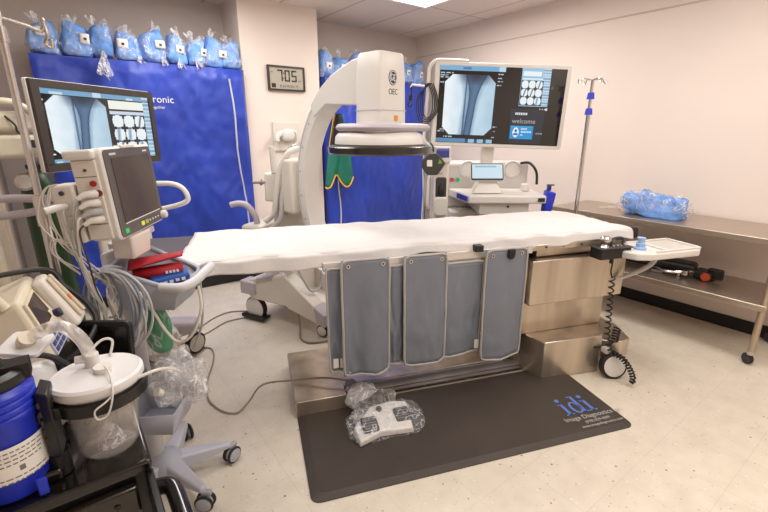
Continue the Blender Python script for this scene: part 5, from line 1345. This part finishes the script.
g = G(); g.cyl((cx - .004, cy + .03, 1.036), (cx - .004, cy + .03, 1.066), .0145, 16); g.cyl((cx - .032, cy + .037, 1.056), (cx - .004, cy + .03, 1.056), .009, 12); g.build('tube_port', WHITEP, lid)
g = G(); g.tube(smooth_path([(cx - .004, cy + .03, 1.055), (cx - .010, cy + .036, 1.09), (cx - .026, cy + .048, 1.118), (cx - .05, cy + .068, 1.130), (cx - .08, cy + .092, 1.118), (cx - .102, cy + .112, 1.098)]), .0135, 12); g.build('suction_tube', film_mat('tube_plastic', (240, 236, 230), density=.75, bump=.1, bscale=12), t)
g = G(); g.tube(smooth_path([(cx + .016, cy - .012, 1.05), (cx + .022, cy - .05, 1.048), (cx + .020, cy - .090, 1.022), (cx + .006, cy - .096, .985), (cx - .012, cy - .096, .98), (cx - .014, cy - .097, 1.0), (cx + .004, cy - .094, 1.01), (cx + .020, cy - .088, 1.018)]), .0019, 6); g.build('tether', WHITEP, t)
g = G(); g.tube(smooth_path([(cx + .066, cy - .05, 1.02), (cx + .105, cy - .04, 1.02), (cx + .135, cy + .0, .995), (cx + .16, cy + .03, .965)]), .0035, 6); g.build('thin_tube', WHITEP, t)
g = G(); g.tube(smooth_path([(cx - .01, cy + .07, 1.05), (cx + .02, cy + .08, 1.07), (cx + .04, cy + .075, 1.065), (cx + .03, cy + .06, 1.036)]), .0028, 6); g.build('thin_tube', WHITEP, t)
# white filter plate on the end of the tube
FP = axes((cx - .128, cy + .092, 1.093), Vector((.84, -.5, .12)).normalized(), Vector((.40, .75, .52)).normalized(), (0, 0, 0))
xx = Vector((.84, -.52, -.10)).normalized(); zz = Vector((.22, -.42, .88)); zz = (zz - xx * zz.dot(xx)).normalized(); yy = zz.cross(xx)
FP = axes((cx - .112, cy + .110, 1.089), xx, yy, zz)
g = G(FP); g.prism(rrect(.084, .070, .010, 4), -.006, .004); g.build('filter_plate', mat('lid_white', (0, 0, 0)), t, bevel=.002)
g = G(FP); g.cyl((0, 0, .004), (.012, -.002, .022), .017, 16); g.build('tube_cuff', BEIGE, t)
# bracket ring
t = thing('canister_bracket', 'black ring bracket gripping the clear suction canister', 'bracket', (cx - .06, cy, .86))
g = G(frame((cx, cy, 0)) @ Matrix.Diagonal((1.05, 1.0, 1, 1))); g.lathe([(.076, .982), (.087, .982), (.088, 1.008), (.077, 1.008), (.076, .982)], seg=40); g.build('ring', BLACKP, t)
g = G(); g.hexa([(-.125, .955, .983), (-.080, .95, .983), (-.070, 1.05, .983), (-.115, 1.05, .983)], [(-.125, .955, 1.007), (-.080, .95, 1.007), (-.070, 1.05, 1.007), (-.115, 1.05, 1.007)]); g.build('arm', BLACKP, t, bevel=.003)
g = G(); g.hexa([(-.120, .955, .905), (-.098, .935, .905), (-.092, .995, .905), (-.112, 1.02, .905)], [(-.120, .955, 1.05), (-.098, .935, 1.05), (-.092, .995, 1.05), (-.112, 1.02, 1.05)]); pl = g.build('clamp_plate', BLACKP, t, bevel=.004)
g = G()
for k in range(5): g.box(-.119, -.100, .950, .958, .94 + .02 * k, .952 + .02 * k)
g.build('ratchet_rib', GLOSSB, pl, smooth=False)
g = G(); g.cyl((-.108, .975, .853), (-.108, .975, .904), .02, 14); g.build('foot', BLACKP, t)

# blue vacuum canister
t = thing('vacuum_canister', 'royal blue ribbed canister with black cap and white printed label', 'canister', (-.178, .985, .855))
Fv2 = frame((-.180, .985, 0))
pr = [(0, .8545), (.055, .8545), (.060, .862), (.062, 1.015)]
for k in range(4): pr += [(.064, 1.018 + .014 * k), (.064, 1.025 + .014 * k), (.0605, 1.028 + .014 * k)]
pr += [(.056, 1.078), (0, 1.08)]
g = G(Fv2); g.lathe(pr, seg=32); g.build('canister_body', BLUEP, t)
g = G(Fv2); g.lathe([(0, 1.0805), (.058, 1.0805), (.060, 1.088), (.058, 1.10), (.045, 1.106), (.03, 1.10), (.028, 1.12), (.02, 1.128), (0, 1.13)], seg=28); g.box(.02, .064, -.02, .02, 1.082, 1.112); g.build('cap', BLACKP, t)
lb = G(Fv2)
lb.lathe([(.0630, .900), (.0632, .974)], seg=24, a0=R(-125), a1=R(-10)); lb = lb.build('paper_label', PAPER, t)
g = G(Fv2)
for k in range(7):
    z = .963 - .0085 * k - (.012 if k > 4 else 0)
    if k == 4: continue
    a = -100
    while a < -34:
        w_ = rnd.uniform(4, 10); g.lathe([(.0636, z), (.0636, z + .0026)], seg=3, a0=R(a), a1=R(a + w_)); a += w_ + 2.5
g.lathe([(.0636, .920), (.0636, .931)], seg=3, a0=R(-72), a1=R(-64)); g.build('print_mark', mat('faint_print', (120, 118, 118), .7), lb, smooth=False)
g = G(Fv2); g.box(.035, .052, -.066, -.058, .852, .89); g.build('clip', BLUEP, t, bevel=.003)

# defibrillator
t = thing('defibrillator', 'cream defibrillator with small dark screen propped on the black cart', 'defibrillator', (-.17, 1.36, .851))
T1, T2, B1, B2 = [Vector(q) + Vector((-.016, .012, .022)) for q in ((-.134, 1.325, 1.096), (-.112, 1.50, 1.120), (-.084, 1.268, .935), (-.021, 1.421, .986))]
nn = Vector((.92, -.18, .36)).normalized(); dep = .21
def lp(s, t_, off=0): return (T1.lerp(T2, s)).lerp(B1.lerp(B2, s), t_) + nn * off
g = G(); q4 = [T1, B1, B2, T2]; bk4 = [p - nn * dep for p in q4]
g.add(bk4 + q4, [(3, 2, 1, 0), (4, 5, 6, 7), (0, 1, 5, 4), (1, 2, 6, 5), (2, 3, 7, 6), (3, 0, 4, 7)]); g.build('case', BEIGE, t, bevel=.014, seg=3)
def patch(g, s0, s1, t0, t1, o0, o1):
    g.add([lp(s0, t0, o0), lp(s0, t1, o0), lp(s1, t1, o0), lp(s1, t0, o0), lp(s0, t0, o1), lp(s0, t1, o1), lp(s1, t1, o1), lp(s1, t0, o1)], [(3, 2, 1, 0), (4, 5, 6, 7), (0, 1, 5, 4), (1, 2, 6, 5), (2, 3, 7, 6), (3, 0, 4, 7)])
g = G(); patch(g, .06, .58, .10, .60, .0005, .006); sb = g.build('screen_surround', BEIGE, t, smooth=False)
g = G(); patch(g, .11, .54, .14, .56, .0062, .0075); g.build('screen', SCREEND, sb, smooth=False)
g = G(); patch(g, .62, .96, .06, .95, .0005, .035); pd = g.build('paddle_bay', CREAM, t, bevel=.012, seg=3)
g = G(); patch(g, .70, .78, .1, .85, .0355, .045); patch(g, .84, .90, .1, .85, .0355, .045); g.build('paddle_grip', mat('grip_cream', (206, 192, 170), .5), pd, bevel=.004)
g = G(); patch(g, .74, .80, .48, .56, .0455, .048); g.build('warning_mark', mat('mark_orange', (210, 110, 50), .5), pd, smooth=False)
g = G(); patch(g, .08, .56, .66, .95, .0005, .005); kp = g.build('keypad', mat('keypad_blue', (170, 178, 204), .5), t, smooth=False)
for i in range(3):
    for j in range(4):
        g = G(); patch(g, .11 + .11 * j, .19 + .11 * j, .69 + .085 * i, .745 + .085 * i, .0052, .008); g.build('key', mat('key_navy', (70, 70, 110), .5), kp, smooth=False)
g = G(); c = lp(.60, .60, .0); g.cyl(c, c + nn * .022, .012, 16); g.build('selector_knob', mat('knob_navy', (44, 42, 70), .45), t, bevel=.003)
hp = [T1 - nn * .03 + Vector((0, -.0, -.005)), T1 - nn * .06 + Vector((0, 0, .045)), T1 - nn * .12 + Vector((0, .01, .06)), T1 - nn * .18 + Vector((0, .01, .035)), T1 - nn * .19 + Vector((0, .01, -.015))]
g = G(); g.tube(smooth_path(hp), .014, 10); g.build('carry_handle', BEIGE, t)
g = G(); g.hexa([(-.26, 1.30, .851), (-.06, 1.27, .851), (-.02, 1.40, .851), (-.24, 1.47, .851)], [(-.27, 1.32, .862), (-.10, 1.28, .93), (-.05, 1.40, .965), (-.25, 1.46, .875)]); g.build('prop_stand', BLACKP, t)
g = G(); P0 = [lp(.9, .0, .01) + Vector((-.20, -.05, .01)), lp(.95, .0, .03), lp(1.08, .45, .03), lp(1.08, .85, .035), lp(.95, 1.15, .03), lp(.5, 1.2, .02), lp(.3, 1.2, -.02)]
g.tube(smooth_path(P0), .0075, 8); g.build('paddle_cord', CABLEB, t)
t2 = thing('black_cable', 'thick black cable crossing in front of the cream defibrillator', 'cable', (-.1, 1.2, .86))
g = G(); g.tube(smooth_path([(-.25, 1.16, .96), (-.20, 1.17, 1.01), (-.15, 1.18, 1.035), (-.10, 1.19, 1.015), (-.06, 1.18, .96), (-.05, 1.14, .90), (-.06, 1.10, .862)]), .007, 8); g.tube(smooth_path([(-.24, 1.13, .87), (-.19, 1.14, .93), (-.12, 1.17, .95), (-.07, 1.16, .92), (-.04, 1.13, .87), (-.03, 1.12, .858)]), .006, 8); g.build('cable_run', CABLEB, t2)
# black tablet-like panel standing behind the canister
t = thing('tablet_screen', 'glossy black panel standing upright behind the white lidded canister', 'panel', (0, 1.36, .851))
FPn = axes((.000, 1.372, .852), Vector((.80, -.60, 0)), Vector((.08, .12, .98)).normalized(), Vector((-.59, -.79, .14)).normalized())
g = G(FPn); g.prism(rrect(.168, .150, .016, 4, 0, .076), -.012, .006); g.build('panel_body', BLACKP, t, bevel=.003)
g = G(FPn); g.prism(rrect(.150, .125, .008, 3, 0, .074), .0062, .0075); g.build('glass_face', GLOSSB, t, smooth=False)
# crumpled white bag between canisters and defibrillator
t = thing('plastic_bag', 'crumpled white plastic bag lying behind the blue canister', 'plastic bag', (-.2, 1.15, .853))
g = G(); g.blob((-.215, 1.165, .93), .11, .075, .075, 30, 18, .8, cr); g.v = [Vector((v.x, v.y, max(.853, v.z))) for v in g.v]; g.build('bag_film', mat('bag_white', (214, 210, 206), .35, bump=.5, bscale=30), t, ang=80)

# ------------------------------------------------------------------ camera
cam = bpy.data.cameras.new('Camera'); co = bpy.data.objects.new('Camera', cam); COL.objects.link(co)
cam.sensor_width = 36; cam.lens = 425 / 768 * 36; cam.clip_start = .02
co.location = (0, 0, 1.53); co.rotation_euler = (R(90 - 16.5), 0, R(-36.5))
S.camera = co
S.view_settings.view_transform = 'Standard'
S.view_settings.exposure = 0.0
S.cycles.max_bounces = 8; S.cycles.transparent_max_bounces = 16; S.cycles.sample_clamp_indirect = 4
